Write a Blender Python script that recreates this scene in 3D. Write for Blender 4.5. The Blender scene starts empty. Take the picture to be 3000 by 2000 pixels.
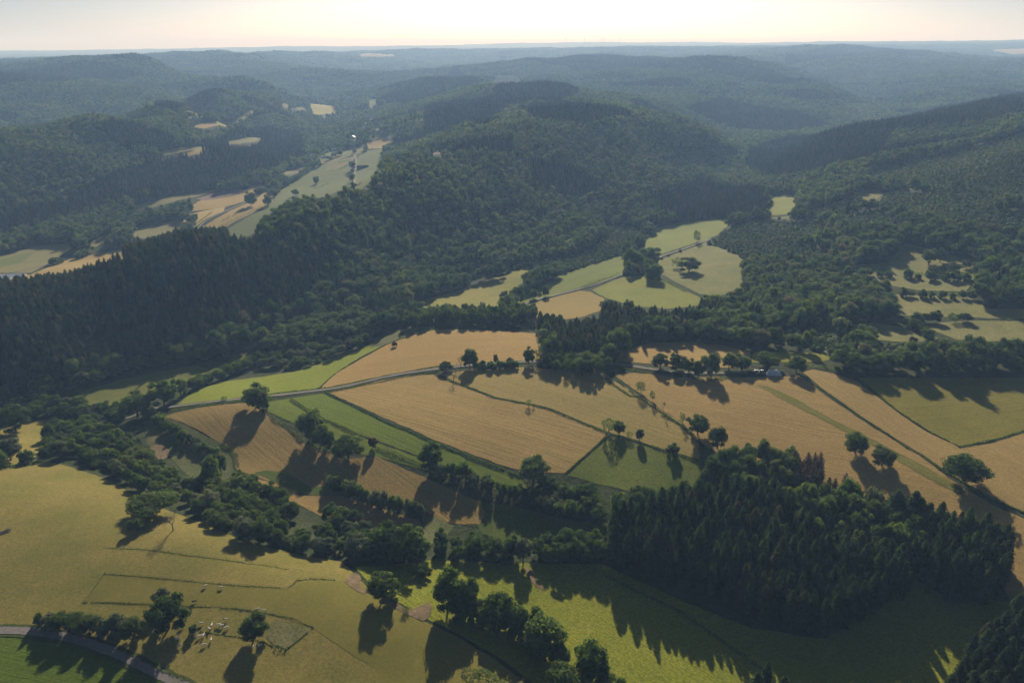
import bpy, math, random, time
import numpy as np
from mathutils import Vector, geometry as mgeo

T0 = time.time()
sc = bpy.context.scene
R = math.radians

# ------------------------------------------------------------------ camera
F_PX, CAM_H, PITCH = 2310.0, 260.0, R(20.6)      # focal length in pixels of a 3000 x 2000 frame
cam = bpy.data.cameras.new("camera")
cam.sensor_width = 36.0
cam.lens = 36.0 * F_PX / 3000.0
cam.clip_start, cam.clip_end = 1.0, 90000.0
cam_ob = bpy.data.objects.new("camera", cam)
sc.collection.objects.link(cam_ob)
cam_ob.location = (0, 0, CAM_H)
cam_ob.rotation_euler = (R(90) - PITCH, 0, 0)
sc.camera = cam_ob

# ------------------------------------------------------------------ light
SUN_AZ, SUN_EL = R(2.5), R(23.0)                  # azimuth to the right of +Y
world = bpy.data.worlds.new("World")
sc.world = world
world.use_nodes = True
wn = world.node_tree.nodes
wn.clear()
wo = wn.new("ShaderNodeOutputWorld")
wb = wn.new("ShaderNodeBackground")
ws = wn.new("ShaderNodeTexSky")
ws.sky_type = 'NISHITA'
ws.sun_disc = False
ws.sun_elevation = SUN_EL
ws.sun_rotation = SUN_AZ
ws.altitude = 400
ws.air_density = 0.5
ws.dust_density = 1.1
ws.ozone_density = 1.4
wb.inputs[1].default_value = 0.044
world.node_tree.links.new(ws.outputs[0], wb.inputs[0])
world.node_tree.links.new(wb.outputs[0], wo.inputs[0])
sun = bpy.data.lights.new("sun", 'SUN')
sun.energy = 5.0
sun.angle = R(0.6)
sun.color = (1.0, 0.93, 0.84)
sun_ob = bpy.data.objects.new("sun", sun)
sc.collection.objects.link(sun_ob)
sd = Vector((math.sin(SUN_AZ) * math.cos(SUN_EL), math.cos(SUN_AZ) * math.cos(SUN_EL), math.sin(SUN_EL)))
sun_ob.rotation_euler = (-sd).to_track_quat('-Z', 'Y').to_euler()
sun_ob.location = (0, 0, 600)
vs = sc.view_settings
vs.view_transform = 'Standard'
vs.look = 'None'
vs.exposure = 0.42
vs.gamma = 1.0
sc.cycles.max_bounces = 5
sc.cycles.diffuse_bounces = 2
sc.cycles.glossy_bounces = 1
sc.cycles.transmission_bounces = 2
sc.cycles.volume_bounces = 0
sc.cycles.transparent_max_bounces = 6
sc.cycles.use_denoising = True
sc.cycles.caustics_reflective = False
sc.cycles.caustics_refractive = False
sc.render.use_persistent_data = False
HAZE_DENSITY, HAZE_COL, HAZE_G = 1.12e-4, (0.40, 0.64, 1.0, 1.0), 0.18

# ------------------------------------------------------------------ helpers
def tag(o, label=None, cat=None, group=None, kind=None):
    if label: o["label"] = label
    if cat: o["category"] = cat
    if group: o["group"] = group
    if kind: o["kind"] = kind
    return o

def link(name, data, parent=None):
    o = bpy.data.objects.new(name, data)
    sc.collection.objects.link(o)
    if parent is not None: o.parent = parent
    return o

CP, SP = math.cos(PITCH), math.sin(PITCH)
def ray(u, v):
    a = (np.asarray(u, float) - 1500.0) / F_PX
    b = (1000.0 - np.asarray(v, float)) / F_PX
    return a, CP + b * SP, -SP + b * CP
def project(x, y, z):
    dz = np.asarray(z, float) - CAM_H
    dep = y * CP - dz * SP
    up = y * SP + dz * CP
    return 1500 + F_PX * x / dep, 1000 - F_PX * up / dep

# ------------------------------------------------------------------ terrain
CTRL = []
def P(u, v, z, c=0):                              # seen ground (c: canopy height over it)
    a, dy, dz = ray(u, v)
    k = (z + c - CAM_H) / dz
    CTRL.append((a * k, dy * k, z))
def D(u, v, Y, c=16):                             # seen ground at a known distance
    a, dy, dz = ray(u, v)
    k = Y / dy
    CTRL.append((a * k, Y, CAM_H + dz * k - c))
def H(u, Y, z):
    CTRL.append(((u - 1500) / (2468.0 if Y > 1500 else 2240.0) * Y, Y, z))
def column(us, pts):
    for u in us:
        for p in pts:
            if p[0] == 'c': P(u, p[1], p[2], 19)
            elif p[0] == 'd': D(u, p[1], p[2])
            elif p[0] == 'h': H(u, p[1], p[2])
            else: P(u, p[0], p[1])
column((-600, -300, 0), [(2000, 0), (1800, 0), (1600, 3), (1480, 3), (1400, -3), (1300, -18), (1200, -33), (1150, -28), ('c', 1000, -8), ('c', 850, 18),
    ('h', 880, -8), (760, -40), (700, -40), ('c', 500, 20), ('c', 380, 77), ('h', 2150, 10), ('d', 355, 2550), ('d', 222, 3000), ('h', 3500, 120), ('d', 190, 4300), ('h', 8000, 80), ('d', 150, 15000), ('h', 24000, 60), ('h', 45000, 0)])
column((300,), [(2000, 0), (1800, 2), (1600, 4), (1450, -2), (1350, -15), (1250, -30), (1130, -33), (1090, -30), ('c', 900, -5), ('c', 738, 29), ('h', 980, 0),
    ('h', 1120, -35), (690, -38), (640, -36), ('c', 550, -12), ('c', 480, 17), ('c', 400, 54), ('c', 354, 84), ('h', 2250, 25), ('c', 340, 10), ('d', 235, 3255), ('d', 186, 3900),
    ('h', 8000, 80), ('d', 150, 15000), ('h', 24000, 60), ('h', 45000, 0)])
column((600,), [(2000, 0), (1800, 3), (1600, 5), (1560, 4), (1450, -12), (1330, -20), (1210, -12), (1130, -24), (1080, -32), (1045, -30), ('c', 850, -3), ('c', 677, 37), ('h', 1070, 5),
    ('h', 1190, -30), (640, -30), (600, -28), (565, -25), ('c', 500, -10), ('c', 430, 24), (418, 28), (362, 32), ('c', 330, 40), ('c', 290, 74), ('c', 266, 94), ('h', 3400, 50),
    ('d', 258, 4300), ('d', 205, 5200), ('d', 164, 5800), ('h', 9000, 80), ('d', 139, 16000), ('h', 24000, 60), ('h', 45000, 0)])
column((900,), [(2000, -2), (1800, 2), (1700, 2), (1620, -6), (1500, -19), (1400, -18), (1250, -11), (1150, -13), (1050, -26), (940, -30), ('c', 750, -2), ('c', 568, 49),
    ('h', 1350, -5), (545, -28), (500, -25), (450, -22), (410, -18), (370, -12), (330, 0), (300, 12), ('d', 270, 4218), ('d', 202, 4900), ('h', 5600, 90), ('d', 192, 6500), ('d', 150, 8000),
    ('h', 12000, 130), ('d', 136, 18000), ('h', 24000, 60), ('h', 45000, 0)])
column((1200,), [(2000, -5), (1800, -2), (1680, -8), (1560, -17), (1450, -14), (1300, -6), (1150, -6), (1050, -8), (960, -14), (900, -26), (850, -30), (800, -30), ('c', 650, 0),
    ('c', 470, 62), ('h', 1460, 52), (462, 36), ('c', 400, 35), ('c', 340, 50), ('d', 300, 2800), ('d', 232, 3900), ('h', 4700, 50), ('d', 212, 6500), ('d', 170, 8500), ('d', 145, 9500),
    ('h', 12000, 150), ('d', 134, 16000), ('h', 24000, 60), ('h', 45000, 0)])
column((1500,), [(2000, -6), (1800, -10), (1650, -12), (1560, -14), (1500, -12), (1400, -6), (1250, 0), (1100, 3), (1000, -2), (940, -12), (880, -24), (800, -28), (740, -30),
    ('c', 650, -18), ('c', 550, 15), ('c', 450, 54), ('c', 385, 82), ('c', 330, 90), ('c', 280, 100), ('c', 243, 112), ('h', 3350, 85), ('d', 238, 3900), ('d', 182, 5200), ('h', 6200, 120), ('d', 176, 8000),
    ('d', 145, 9500), ('h', 12000, 150), ('d', 128, 20000), ('h', 26000, 60), ('h', 45000, 0)])
column((1800,), [(2000, -11), (1800, -14), (1700, -14), (1600, -10), (1500, -6), (1400, -2), (1250, 4), (1100, 8), (1000, 4), (900, -8), (800, -20), (700, -27), (645, -29),
    ('c', 560, -10), ('c', 450, 36), ('c', 350, 87), ('c', 300, 100), ('c', 257, 110), ('h', 3150, 50), ('d', 250, 3600), ('d', 200, 4600), ('d', 163, 5600), ('h', 6800, 130), ('d', 152, 8500),
    ('d', 137, 10000), ('h', 13000, 150), ('d', 124, 20000), ('h', 26000, 60), ('h', 45000, 0)])
column((2100,), [(2000, -15), (1900, -16), (1800, -15), (1650, -11), (1500, -6), (1350, 2), (1200, 8), (1100, 10), (1000, 5), (900, -5), (800, -10), (700, -18), (600, -24), (520, -26),
    ('c', 450, -3), ('c', 378, 41), ('h', 2380, -12), ('d', 370, 2650), ('d', 300, 3100), ('d', 250, 3500), ('d', 200, 4100), ('d', 166, 4700), ('h', 5700, 140), ('d', 158, 7500), ('d', 139, 9500),
    ('h', 13000, 150), ('d', 126, 20000), ('h', 26000, 60), ('h', 45000, 0)])
column((2400,), [(2000, -17), (1900, -18), (1800, -16), (1650, -11), (1500, -4), (1350, 2), (1250, 6), (1150, 9), (1080, 10), (1000, 8), (900, 2), (800, 0), (700, 5), (600, 15), (500, 28),
    ('c', 430, 38), ('c', 393, 42), ('h', 2280, -5), ('d', 386, 2650), ('d', 330, 3000), ('d', 280, 3350), ('d', 228, 3750), ('h', 4250, 55), ('d', 223, 4700), ('d', 182, 5300), ('d', 162, 5900), ('d', 134, 7500), ('h', 9000, 200),
    ('d', 126, 11500), ('d', 121, 14000), ('h', 26000, 60), ('h', 45000, 0)])
column((2700,), [(2000, -16), (1850, -14), (1700, -10), (1550, -6), (1400, 2), (1300, 5), (1200, 8), (1100, 10), (1000, 10), (900, 8), (800, 12), (700, 25), (600, 42), (500, 58),
    ('c', 420, 66), ('c', 338, 75), ('h', 2450, 20), ('d', 330, 3000), ('d', 270, 3600), ('d', 230, 4200), ('d', 190, 5000), ('d', 152, 6500), ('h', 8000, 170), ('d', 142, 10000), ('d', 119, 13000),
    ('h', 26000, 60), ('h', 45000, 0)])
column((3000, 3300, 3600), [(2000, -12), (1850, -10), (1700, -6), (1550, 0), (1400, 5), (1250, 8), (1110, 10), (1000, 12), (900, 16), (800, 26), (700, 42), (600, 62), (500, 85),
    ('c', 420, 98), ('c', 350, 105), ('c', 277, 112), ('h', 2850, 45), ('d', 262, 3500), ('d', 230, 4300), ('d', 200, 5000), ('d', 172, 6500), ('h', 7600, 110), ('d', 150, 9000), ('d', 115, 12500),
    ('h', 26000, 60), ('h', 45000, 0)])
column((2200,), [(560, -22), (500, -24), ('c', 450, -22), ('c', 430, -20), ('c', 400, -10), ('d', 350, 2850), ('d', 300, 3200), ('d', 250, 3600), ('d', 200, 4150), ('d', 172, 4500), ('h', 5000, 125)])
column((2550,), [('c', 440, 55), ('c', 366, 62), ('h', 2350, 0), ('d', 358, 2900), ('d', 302, 3300), ('h', 3650, 20), ('d', 296, 3900), ('d', 240, 4500), ('d', 200, 5100)])
column((680,), [('c', 686, 26), ('h', 1060, -2), ('h', 1180, -28), (600, -29)])
column((760,), [('c', 645, 34), ('h', 1110, -2), ('h', 1230, -28), (580, -28)])
column((820,), [('c', 602, 40)])
column((260,), [('c', 775, 17), ('h', 960, -14)])
column((420,), [('c', 712, 31), ('h', 1020, -10)])
column((130,), [('c', 815, 16), ('h', 900, -14)])
column((1060,), [('c', 535, 48)])
column((1120,), [('c', 505, 54), ('h', 1480, 30)])
column((450,), [('c', 400, 45), ('c', 350, 68), ('d', 302, 2300), ('h', 2750, 35), ('d', 296, 3050), ('d', 235, 3600), ('d', 172, 4300)])
column((750,), [('d', 300, 2800), ('d', 266, 3100), ('d', 228, 3600), ('h', 4200, 70), ('d', 222, 4800), ('d', 178, 5600), ('d', 155, 6500)])
for u in (-300, 600, 1500, 2400, 3300):
    H(u, 100, -4 if u > 1300 else 3); H(u, -150, 0)
YO = 500.0
C = np.array(CTRL, float)
def warp(x, y):
    return np.stack([x / (y + YO), np.log(y + YO)], -1)
_cw = warp(C[:, 0], C[:, 1])
_k = lambda d2: np.sqrt(d2 + 0.035 ** 2)
_d2 = ((_cw[:, None] - _cw[None]) ** 2).sum(-1)
n_ = len(C)
A_ = np.zeros((n_ + 1, n_ + 1))
A_[:n_, :n_] = -_k(_d2) + np.eye(n_) * 0.0010
A_[:n_, n_] = 1; A_[n_, :n_] = 1
_w = np.linalg.solve(A_, np.append(C[:, 2], 0))

_rng = np.random.default_rng(7)
_tab = _rng.random((256, 256))
def vnoise(x, y):
    xi, yi = np.floor(x).astype(int), np.floor(y).astype(int)
    fx, fy = x - xi, y - yi
    fx = fx * fx * (3 - 2 * fx); fy = fy * fy * (3 - 2 * fy)
    g = lambda i, j: _tab[i & 255, j & 255]
    return ((g(xi, yi) * (1 - fx) + g(xi + 1, yi) * fx) * (1 - fy) + (g(xi, yi + 1) * (1 - fx) + g(xi + 1, yi + 1) * fx) * fy) * 2 - 1
def fbm(x, y, o=4):
    r = 0; a = 1.0
    for i in range(o):
        r = r + a * vnoise(x * 2 ** i + 17 * i, y * 2 ** i + 31 * i); a *= 0.5
    return r

NS, NT = 441, 1060
S_MAX, T_A, T_B = 1.05, math.log(YO - 200), math.log(YO + 45000)
sg = np.linspace(-S_MAX, S_MAX, NS)
tg = np.linspace(T_A, T_B, NT)
SS, TT = np.meshgrid(sg, tg)                      # rows: t
GX = SS * np.exp(TT); GY = np.exp(TT) - YO
GZ = np.zeros_like(GX)
for r0 in range(0, NT, 40):
    q = np.stack([SS[r0:r0 + 40], TT[r0:r0 + 40]], -1).reshape(-1, 2)
    d2 = ((q[:, None, 0] - _cw[None, :, 0]) ** 2 + (q[:, None, 1] - _cw[None, :, 1]) ** 2)
    GZ[r0:r0 + 40] = (-_k(d2) @ _w[:n_] + _w[n_]).reshape(-1, NS)
far = np.clip((GY - 1300) / 3000, 0, 1)
GZ += fbm(GX / 420, GY / 420) * 5 * far + fbm(GX / 1500 + 9, GY / 1500) * 16 * np.clip((GY - 5000) / 6000, 0, 1)
# spurs and gullies on the wooded hills, none on the valley floors
_wx, _wy = GX + fbm(GX / 500 + 3, GY / 500, 2) * 90, GY + fbm(GX / 500, GY / 500 + 8, 2) * 90
_rid = (1 - np.abs(vnoise(_wx / 300, _wy / 420))) * 1.0 + (1 - np.abs(vnoise(_wx / 130 + 5, _wy / 170))) * 0.38
_msk = np.clip((GZ + 12) / 55, 0, 1) * np.clip((GY - 850) / 900, 0, 1) * (1 - 0.35 * np.clip((GY - 6000) / 6000, 0, 1))
GZ += (_rid - 0.98) * 27 * _msk
GZ += fbm(GX / 75, GY / 75, 2) * 0.55 * np.clip(1 - (GY - 200) / 900, 0.3, 1)

def height(x, y):
    x = np.asarray(x, float); y = np.maximum(np.asarray(y, float), -199)
    fs = np.clip((x / (y + YO) + S_MAX) / (2 * S_MAX) * (NS - 1), 0, NS - 1.001)
    ft = np.clip((np.log(y + YO) - T_A) / (T_B - T_A) * (NT - 1), 0, NT - 1.001)
    i, j = fs.astype(int), ft.astype(int)
    a, b = fs - i, ft - j
    return (GZ[j, i] * (1 - a) + GZ[j, i + 1] * a) * (1 - b) + (GZ[j + 1, i] * (1 - a) + GZ[j + 1, i + 1] * a) * b

_ys = YO
def ground_at(u, v, ymin=120.0):                  # first point of the ground that a pixel's ray meets
    u = np.atleast_1d(np.asarray(u, float)); v = np.atleast_1d(np.asarray(v, float))
    a, dy, dz = ray(u, v)
    Y = np.exp(np.linspace(math.log(ymin), math.log(44000), 1500))
    k = Y[None, :] / dy[:, None]
    zr = CAM_H + dz[:, None] * k
    g = zr - height(a[:, None] * k, np.broadcast_to(Y, k.shape))
    below = g < 0
    j = np.where(below.any(1), below.argmax(1), len(Y) - 1)
    j = np.maximum(j, 1)
    r = np.arange(len(u))
    g0, g1 = g[r, j - 1], g[r, j]
    t = np.where(np.abs(g0 - g1) > 1e-9, g0 / (g0 - g1), 0)
    t = np.clip(t, 0, 1)
    yy = Y[j - 1] + (Y[j] - Y[j - 1]) * t
    xx = a / dy * yy
    return xx, yy
def to_world(pts, ymin=120.0):
    p = np.array(pts, float)
    x, y = ground_at(p[:, 0], p[:, 1], ymin)
    return np.stack([x, y], -1)

def inside(poly, x, y):
    n = len(poly); r = np.zeros(np.shape(x), bool); j = n - 1
    for i in range(n):
        xi, yi = poly[i]; xj, yj = poly[j]
        c = ((yi > y) != (yj > y))
        r ^= c & (x < (xj - xi) * (y - yi) / ((yj - yi) if yj != yi else 1e-9) + xi)
        j = i
    return r

# horizon test: is the point (with some height) seen from the camera over the terrain?
SLOPE = (GZ - CAM_H) / np.maximum(GY, 1.0)
SLOPE[GY < 60] = -9
HOR = np.maximum.accumulate(SLOPE, axis=0)
def seen(x, y, z, margin):
    fs = np.clip((x / y * 1.0), -9, 9)            # constant bearing: x/y
    # sample the bearing's horizon along the ray at fractions of the distance
    worst = np.full(np.shape(x), -9.0)
    for f in np.linspace(0.25, 0.985, 48):
        yy = y * f; xx = x * f
        worst = np.maximum(worst, (height(xx, yy) - CAM_H) / yy)
    return (z + margin - CAM_H) / y > worst
# ------------------------------------------------------------------ materials
def new_mat(name):
    m = bpy.data.materials.new(name)
    m.use_nodes = True
    nt = m.node_tree
    nt.nodes.clear()
    return m, nt
def N(nt, t, **kw):
    n = nt.nodes.new(t)
    for k, v in kw.items(): setattr(n, k, v)
    return n
def L(nt, a, b): nt.links.new(a, b)
def rgb(c): return (c[0], c[1], c[2], 1.0)
def mixc(nt, fac, a, b, mode='MIX'):
    n = N(nt, "ShaderNodeMix", data_type='RGBA', blend_type=mode)
    for k, s in ((0, fac), (6, a), (7, b)):
        if isinstance(s, (int, float)): n.inputs[k].default_value = s
        elif isinstance(s, tuple): n.inputs[k].default_value = rgb(s)
        else: L(nt, s, n.inputs[k])
    return n.outputs[2]
def ramp(nt, src, lo, hi):
    n = N(nt, "ShaderNodeMapRange"); n.clamp = True
    L(nt, src, n.inputs[0]); n.inputs[1].default_value = lo; n.inputs[2].default_value = hi
    return n.outputs[0]
def noise(nt, vec, scale, detail=3.0, rough=0.55):
    n = N(nt, "ShaderNodeTexNoise"); n.inputs["Scale"].default_value = scale
    n.inputs["Detail"].default_value = detail; n.inputs["Roughness"].default_value = rough
    L(nt, vec, n.inputs["Vector"])
    return n.outputs[0]
def math_(nt, op, a, b=None):
    n = N(nt, "ShaderNodeMath", operation=op)
    for k, s in ((0, a), (1, b)):
        if s is None: continue
        if isinstance(s, (int, float)): n.inputs[k].default_value = s
        else: L(nt, s, n.inputs[k])
    return n.outputs[0]
def finish(nt, col, rough=0.95, spec=0.1, bump=None, bstr=0.3, bdist=0.3, trans=0.0):
    b = N(nt, "ShaderNodeBsdfPrincipled")
    if isinstance(col, tuple): b.inputs["Base Color"].default_value = rgb(col)
    else: L(nt, col, b.inputs["Base Color"])
    b.inputs["Roughness"].default_value = rough
    b.inputs["Specular IOR Level"].default_value = spec
    if bump is not None:
        bn = N(nt, "ShaderNodeBump"); bn.inputs["Strength"].default_value = bstr; bn.inputs["Distance"].default_value = bdist
        L(nt, bump, bn.inputs["Height"]); L(nt, bn.outputs[0], b.inputs["Normal"])
    o = N(nt, "ShaderNodeOutputMaterial")
    if trans:
        t = N(nt, "ShaderNodeBsdfTranslucent")
        L(nt, mixc(nt, 1.0, col, (1.9, 1.9, 1.1), 'MULTIPLY'), t.inputs[0])
        mx = N(nt, "ShaderNodeMixShader"); mx.inputs[0].default_value = trans
        L(nt, b.outputs[0], mx.inputs[1]); L(nt, t.outputs[0], mx.inputs[2]); L(nt, mx.outputs[0], o.inputs[0])
    else:
        L(nt, b.outputs[0], o.inputs[0])

TONE = {"pasture_grass": (1.46, 1.26, 0.88), "hay_stubble": (1.08, 1.01, 0.68), "meadow_grass": (1.38, 1.24, 0.68), "mown_grass": (1.45, 1.32, 0.75), "valley_grass": (1.05, 1.02, 0.85)}
def ground_mat(name, ca, cb, cc=None, ang=0.0, stripe=0.0, swath=2.4, tuft=0.25, patch=70.0, pale=0.0, pale_col=(0.42, 0.30, 0.18), bump=0.5):
    """grass or stubble: ca..cb in broad patches, cc in streaks along ang (mown swaths)"""
    tn = TONE.get(name, (1, 1, 1))
    ca, cb, cc, pale_col = [None if q is None else tuple(x * y for x, y in zip(q, tn)) for q in (ca, cb, cc, pale_col)]
    m, nt = new_mat(name)
    pos = N(nt, "ShaderNodeNewGeometry").outputs["Position"]
    big = noise(nt, pos, 1.0 / patch, 4.0, 0.6)
    mid = noise(nt, pos, 1.0 / 9.0, 3.0, 0.6)
    fine = noise(nt, pos, 0.75, 4.0, 0.8)
    f = ramp(nt, math_(nt, 'ADD', math_(nt, 'MULTIPLY', big, 0.75), math_(nt, 'MULTIPLY', mid, 0.25)), 0.38, 0.62)
    col = mixc(nt, f, ca, cb)
    hgt = fine
    if stripe > 0:
        mp = N(nt, "ShaderNodeMapping"); mp.vector_type = 'TEXTURE'
        mp.inputs["Rotation"].default_value = (0, 0, ang)
        mp.inputs["Scale"].default_value = (190.0, swath, 400.0)
        # slow wander keeps the swaths from being ruler-straight
        wob = N(nt, "ShaderNodeTexNoise"); wob.inputs["Scale"].default_value = 0.012; L(nt, pos, wob.inputs["Vector"])
        sc_ = N(nt, "ShaderNodeVectorMath", operation='SCALE'); L(nt, wob.outputs[1], sc_.inputs[0]); sc_.inputs["Scale"].default_value = 4.0
        ad = N(nt, "ShaderNodeVectorMath", operation='ADD'); L(nt, pos, ad.inputs[0]); L(nt, sc_.outputs[0], ad.inputs[1])
        L(nt, ad.outputs[0], mp.inputs[0])
        s1 = noise(nt, mp.outputs[0], 0.9, 5.0, 0.85)
        s1 = ramp(nt, s1, 0.42, 0.58)
        col = mixc(nt, math_(nt, 'MULTIPLY', s1, stripe), col, cc or cb)
        mp2 = N(nt, "ShaderNodeMapping"); mp2.vector_type = 'TEXTURE'
        mp2.inputs["Rotation"].default_value = (0, 0, ang); mp2.inputs["Scale"].default_value = (140.0, 14.0, 400.0)
        L(nt, ad.outputs[0], mp2.inputs[0])
        s2 = ramp(nt, noise(nt, mp2.outputs[0], 1.0, 3.0, 0.6), 0.35, 0.65)
        col = mixc(nt, math_(nt, 'MULTIPLY', s2, 0.6), col, mixc(nt, 0.5, ca, cb))
        hgt = math_(nt, 'ADD', fine, s1)
    tf = ramp(nt, fine, 0.38, 0.62)
    dark = mixc(nt, 1.0, col, (0.55, 0.60, 0.52), 'MULTIPLY')
    lite = mixc(nt, 1.0, col, (1.25, 1.22, 1.2), 'MULTIPLY')
    col = mixc(nt, min(1.0, tuft * 2.6), col, mixc(nt, tf, dark, lite))
    if pale > 0:
        p = ramp(nt, noise(nt, pos, 1.0 / 14.0, 5.0, 0.7), 0.60, 0.72)
        col = mixc(nt, math_(nt, 'MULTIPLY', p, pale), col, pale_col)
    finish(nt, col, 0.95, 0.05, hgt, bump, 0.35)
    return m

def rename_struct(o, kind='structure'):
    o["kind"] = kind
    return o

# ------------------------------------------------------------------ the ground sheet
# 
OLIVE_A, OLIVE_B = (0.150, 0.138, 0.040), (0.200, 0.170, 0.062)
TAN_A, TAN_B, TAN_C = (0.34, 0.24, 0.115), (0.40, 0.285, 0.14), (0.27, 0.205, 0.09)
GREEN_A, GREEN_B = (0.115, 0.155, 0.028), (0.150, 0.180, 0.040)
def grid_mesh(name, X, Y, Z):
    nt_, ns_ = X.shape
    me = bpy.data.meshes.new(name)
    co = np.stack([X, Y, Z], -1).reshape(-1, 3).astype(np.float32)
    idx = np.arange(nt_ * ns_).reshape(nt_, ns_)
    q = np.stack([idx[:-1, :-1], idx[:-1, 1:], idx[1:, 1:], idx[1:, :-1]], -1).reshape(-1, 4)
    me.vertices.add(len(co)); me.vertices.foreach_set("co", co.ravel())
    me.loops.add(q.size); me.loops.foreach_set("vertex_index", q.ravel().astype(np.int32))
    me.polygons.add(len(q)); me.polygons.foreach_set("loop_start", np.arange(0, q.size, 4, dtype=np.int32))
    me.polygons.foreach_set("use_smooth", np.ones(len(q), bool))
    me.update(calc_edges=True)
    return me
def raw_mesh(name, co, faces, mats=(), smooth=False, midx=None):
    """co (n,3); faces: list/array of equal or mixed length"""
    me = bpy.data.meshes.new(name)
    me.from_pydata([tuple(map(float, c)) for c in co], [], [tuple(int(i) for i in f) for f in faces])
    for m in mats: me.materials.append(m)
    if midx is not None: me.polygons.foreach_set("material_index", np.array(midx, dtype=np.int32))
    if smooth: me.polygons.foreach_set("use_smooth", np.ones(len(me.polygons), bool))
    me.update()
    return me

m, nt = new_mat("wild_ground")
pos = N(nt, "ShaderNodeNewGeometry").outputs["Position"]
f1 = ramp(nt, noise(nt, pos, 1 / 35.0, 4), 0.4, 0.6)
c1 = mixc(nt, f1, (0.045, 0.060, 0.018), (0.075, 0.082, 0.030))
f2 = ramp(nt, noise(nt, pos, 1 / 2.2, 3), 0.35, 0.65)
c1 = mixc(nt, f2, c1, mixc(nt, 1.0, c1, (0.55, 0.6, 0.55), 'MULTIPLY'))
finish(nt, c1, 0.95, 0.05, noise(nt, pos, 0.25, 3), 0.8, 1.5)
WILD = m
me = grid_mesh("ground", GX, GY, GZ)
me.materials.append(WILD)
ground = link("ground", me)
rename_struct(ground)

# ------------------------------------------------------------------ draped sheets
def dense(poly, step, closed=True, jit=0.0, seed=1):
    rr = random.Random(seed)
    out = []
    n = len(poly)
    for i in range(n if closed else n - 1):
        a, b = np.array(poly[i]), np.array(poly[(i + 1) % n])
        d = np.linalg.norm(b - a); st = step(*(a + b) / 2) if callable(step) else step
        k = max(1, int(d / st))
        nrm = np.array([-(b - a)[1], (b - a)[0]]) / max(d, 1e-6)
        for t in range(k):
            p = a + (b - a) * t / k
            if t > 0: p = p + nrm * rr.uniform(-jit, jit) * st
            out.append(tuple(p))
    if not closed: out.append(tuple(poly[-1]))
    return out
def smooth_line(pts, it=2, closed=False):
    p = [np.array(q, float) for q in pts]
    for _ in range(it):
        o = []
        n = len(p)
        if not closed: o.append(p[0])
        for i in range(n if closed else n - 1):
            a, b = p[i], p[(i + 1) % n]
            o += [a * .75 + b * .25, a * .25 + b * .75]
        if not closed: o.append(p[-1])
        p = o
    return [tuple(q) for q in p]
def drape(name, poly_w, mat, layer=1, step=None):
    poly = dense(poly_w, lambda x, y: max(3.0, (y + 300) * 0.006), True, 0.10, len(poly_w))
    pa = np.array(poly)
    ym = pa[:, 1].mean()
    st = max(5.0, (ym + YO) * 0.0085)
    x0, y0 = pa.min(0); x1, y1 = pa.max(0)
    gx, gy = np.meshgrid(np.arange(x0, x1, st), np.arange(y0, y1, st))
    gx = gx.ravel() + 0.137 * st; gy = gy.ravel() + 0.211 * st
    k = inside(poly, gx, gy)
    vs_ = [Vector(p) for p in poly] + [Vector((a, b)) for a, b in zip(gx[k], gy[k])]
    n = len(poly)
    r = mgeo.delaunay_2d_cdt(vs_, [], [list(range(n))], 1, 1e-4)
    co = np.array([(v[0], v[1]) for v in r[0]])
    lift = (0.12 + 0.07 * layer) * np.maximum(1, (co[:, 1] + 100) / 600)
    z = height(co[:, 0], co[:, 1]) + lift
    faces = r[2]
    # keep every face looking up
    out = []
    for f in faces:
        a, b, c = co[f[0]], co[f[1]], co[f[2]]
        cr = (b[0] - a[0]) * (c[1] - a[1]) - (b[1] - a[1]) * (c[0] - a[0])
        out.append(list(f) if cr > 0 else list(reversed(f)))
    me = raw_mesh(name, np.column_stack([co, z]), out, [mat], True)
    o = link(name, me)
    rename_struct(o)
    return o

FIELD_PX = []                                     # (outline in the frame, nearest, farthest): open views over each field
FIELDS_W = []                                     # world polygons kept free of woodland
def field(name, px, mat, layer=1, ymin=120, clear=True, rnd=0):
    w = to_world(px, ymin)
    if rnd: w = np.array(smooth_line(w, rnd, True))
    if clear:
        FIELDS_W.append(w)
        FIELD_PX.append((np.array(px, float), w[:, 1].min() * (0.74 if ymin < 900 else 0.84), w[:, 1].max()))
    return drape(name, [tuple(p) for p in w], mat, layer)
def dirn(p, q, ymin=120):
    w = to_world([p, q], ymin)
    return math.atan2(w[1, 1] - w[0, 1], w[1, 0] - w[0, 0])
ROADS_W = []
def ribbon(name, px, width, mat, layer=4, ymin=120, world=False, kind='structure'):
    w = np.array(px, float) if world else to_world(px, ymin)
    w = np.array(smooth_line(w, 2))
    w = np.array(dense([tuple(p) for p in w], 3.0 if w[:, 1].mean() < 900 else 8.0, False))
    ROADS_W.append((w, width))
    t = np.gradient(w, axis=0); t /= np.linalg.norm(t, axis=1)[:, None] + 1e-9
    nrm = np.stack([-t[:, 1], t[:, 0]], -1)
    co, fc = [], []
    cols = 4
    rr = random.Random(5)
    for i, (p, q) in enumerate(zip(w, nrm)):
        for k in range(cols + 1):
            f = (k / cols - 0.5) * width
            if k in (0, cols): f *= rr.uniform(0.88, 1.12)
            c = p + q * f
            lift = (0.12 + 0.07 * layer) * max(1, (c[1] + 100) / 600)
            co.append((c[0], c[1], float(height(c[0], c[1])) + lift))
    for i in range(len(w) - 1):
        for k in range(cols):
            a = i * (cols + 1) + k
            fc.append((a, a + 1, a + cols + 2, a + cols + 1))
    me = raw_mesh(name, co, fc, [mat], True)
    o = link(name, me); o["kind"] = kind
    return o

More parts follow.
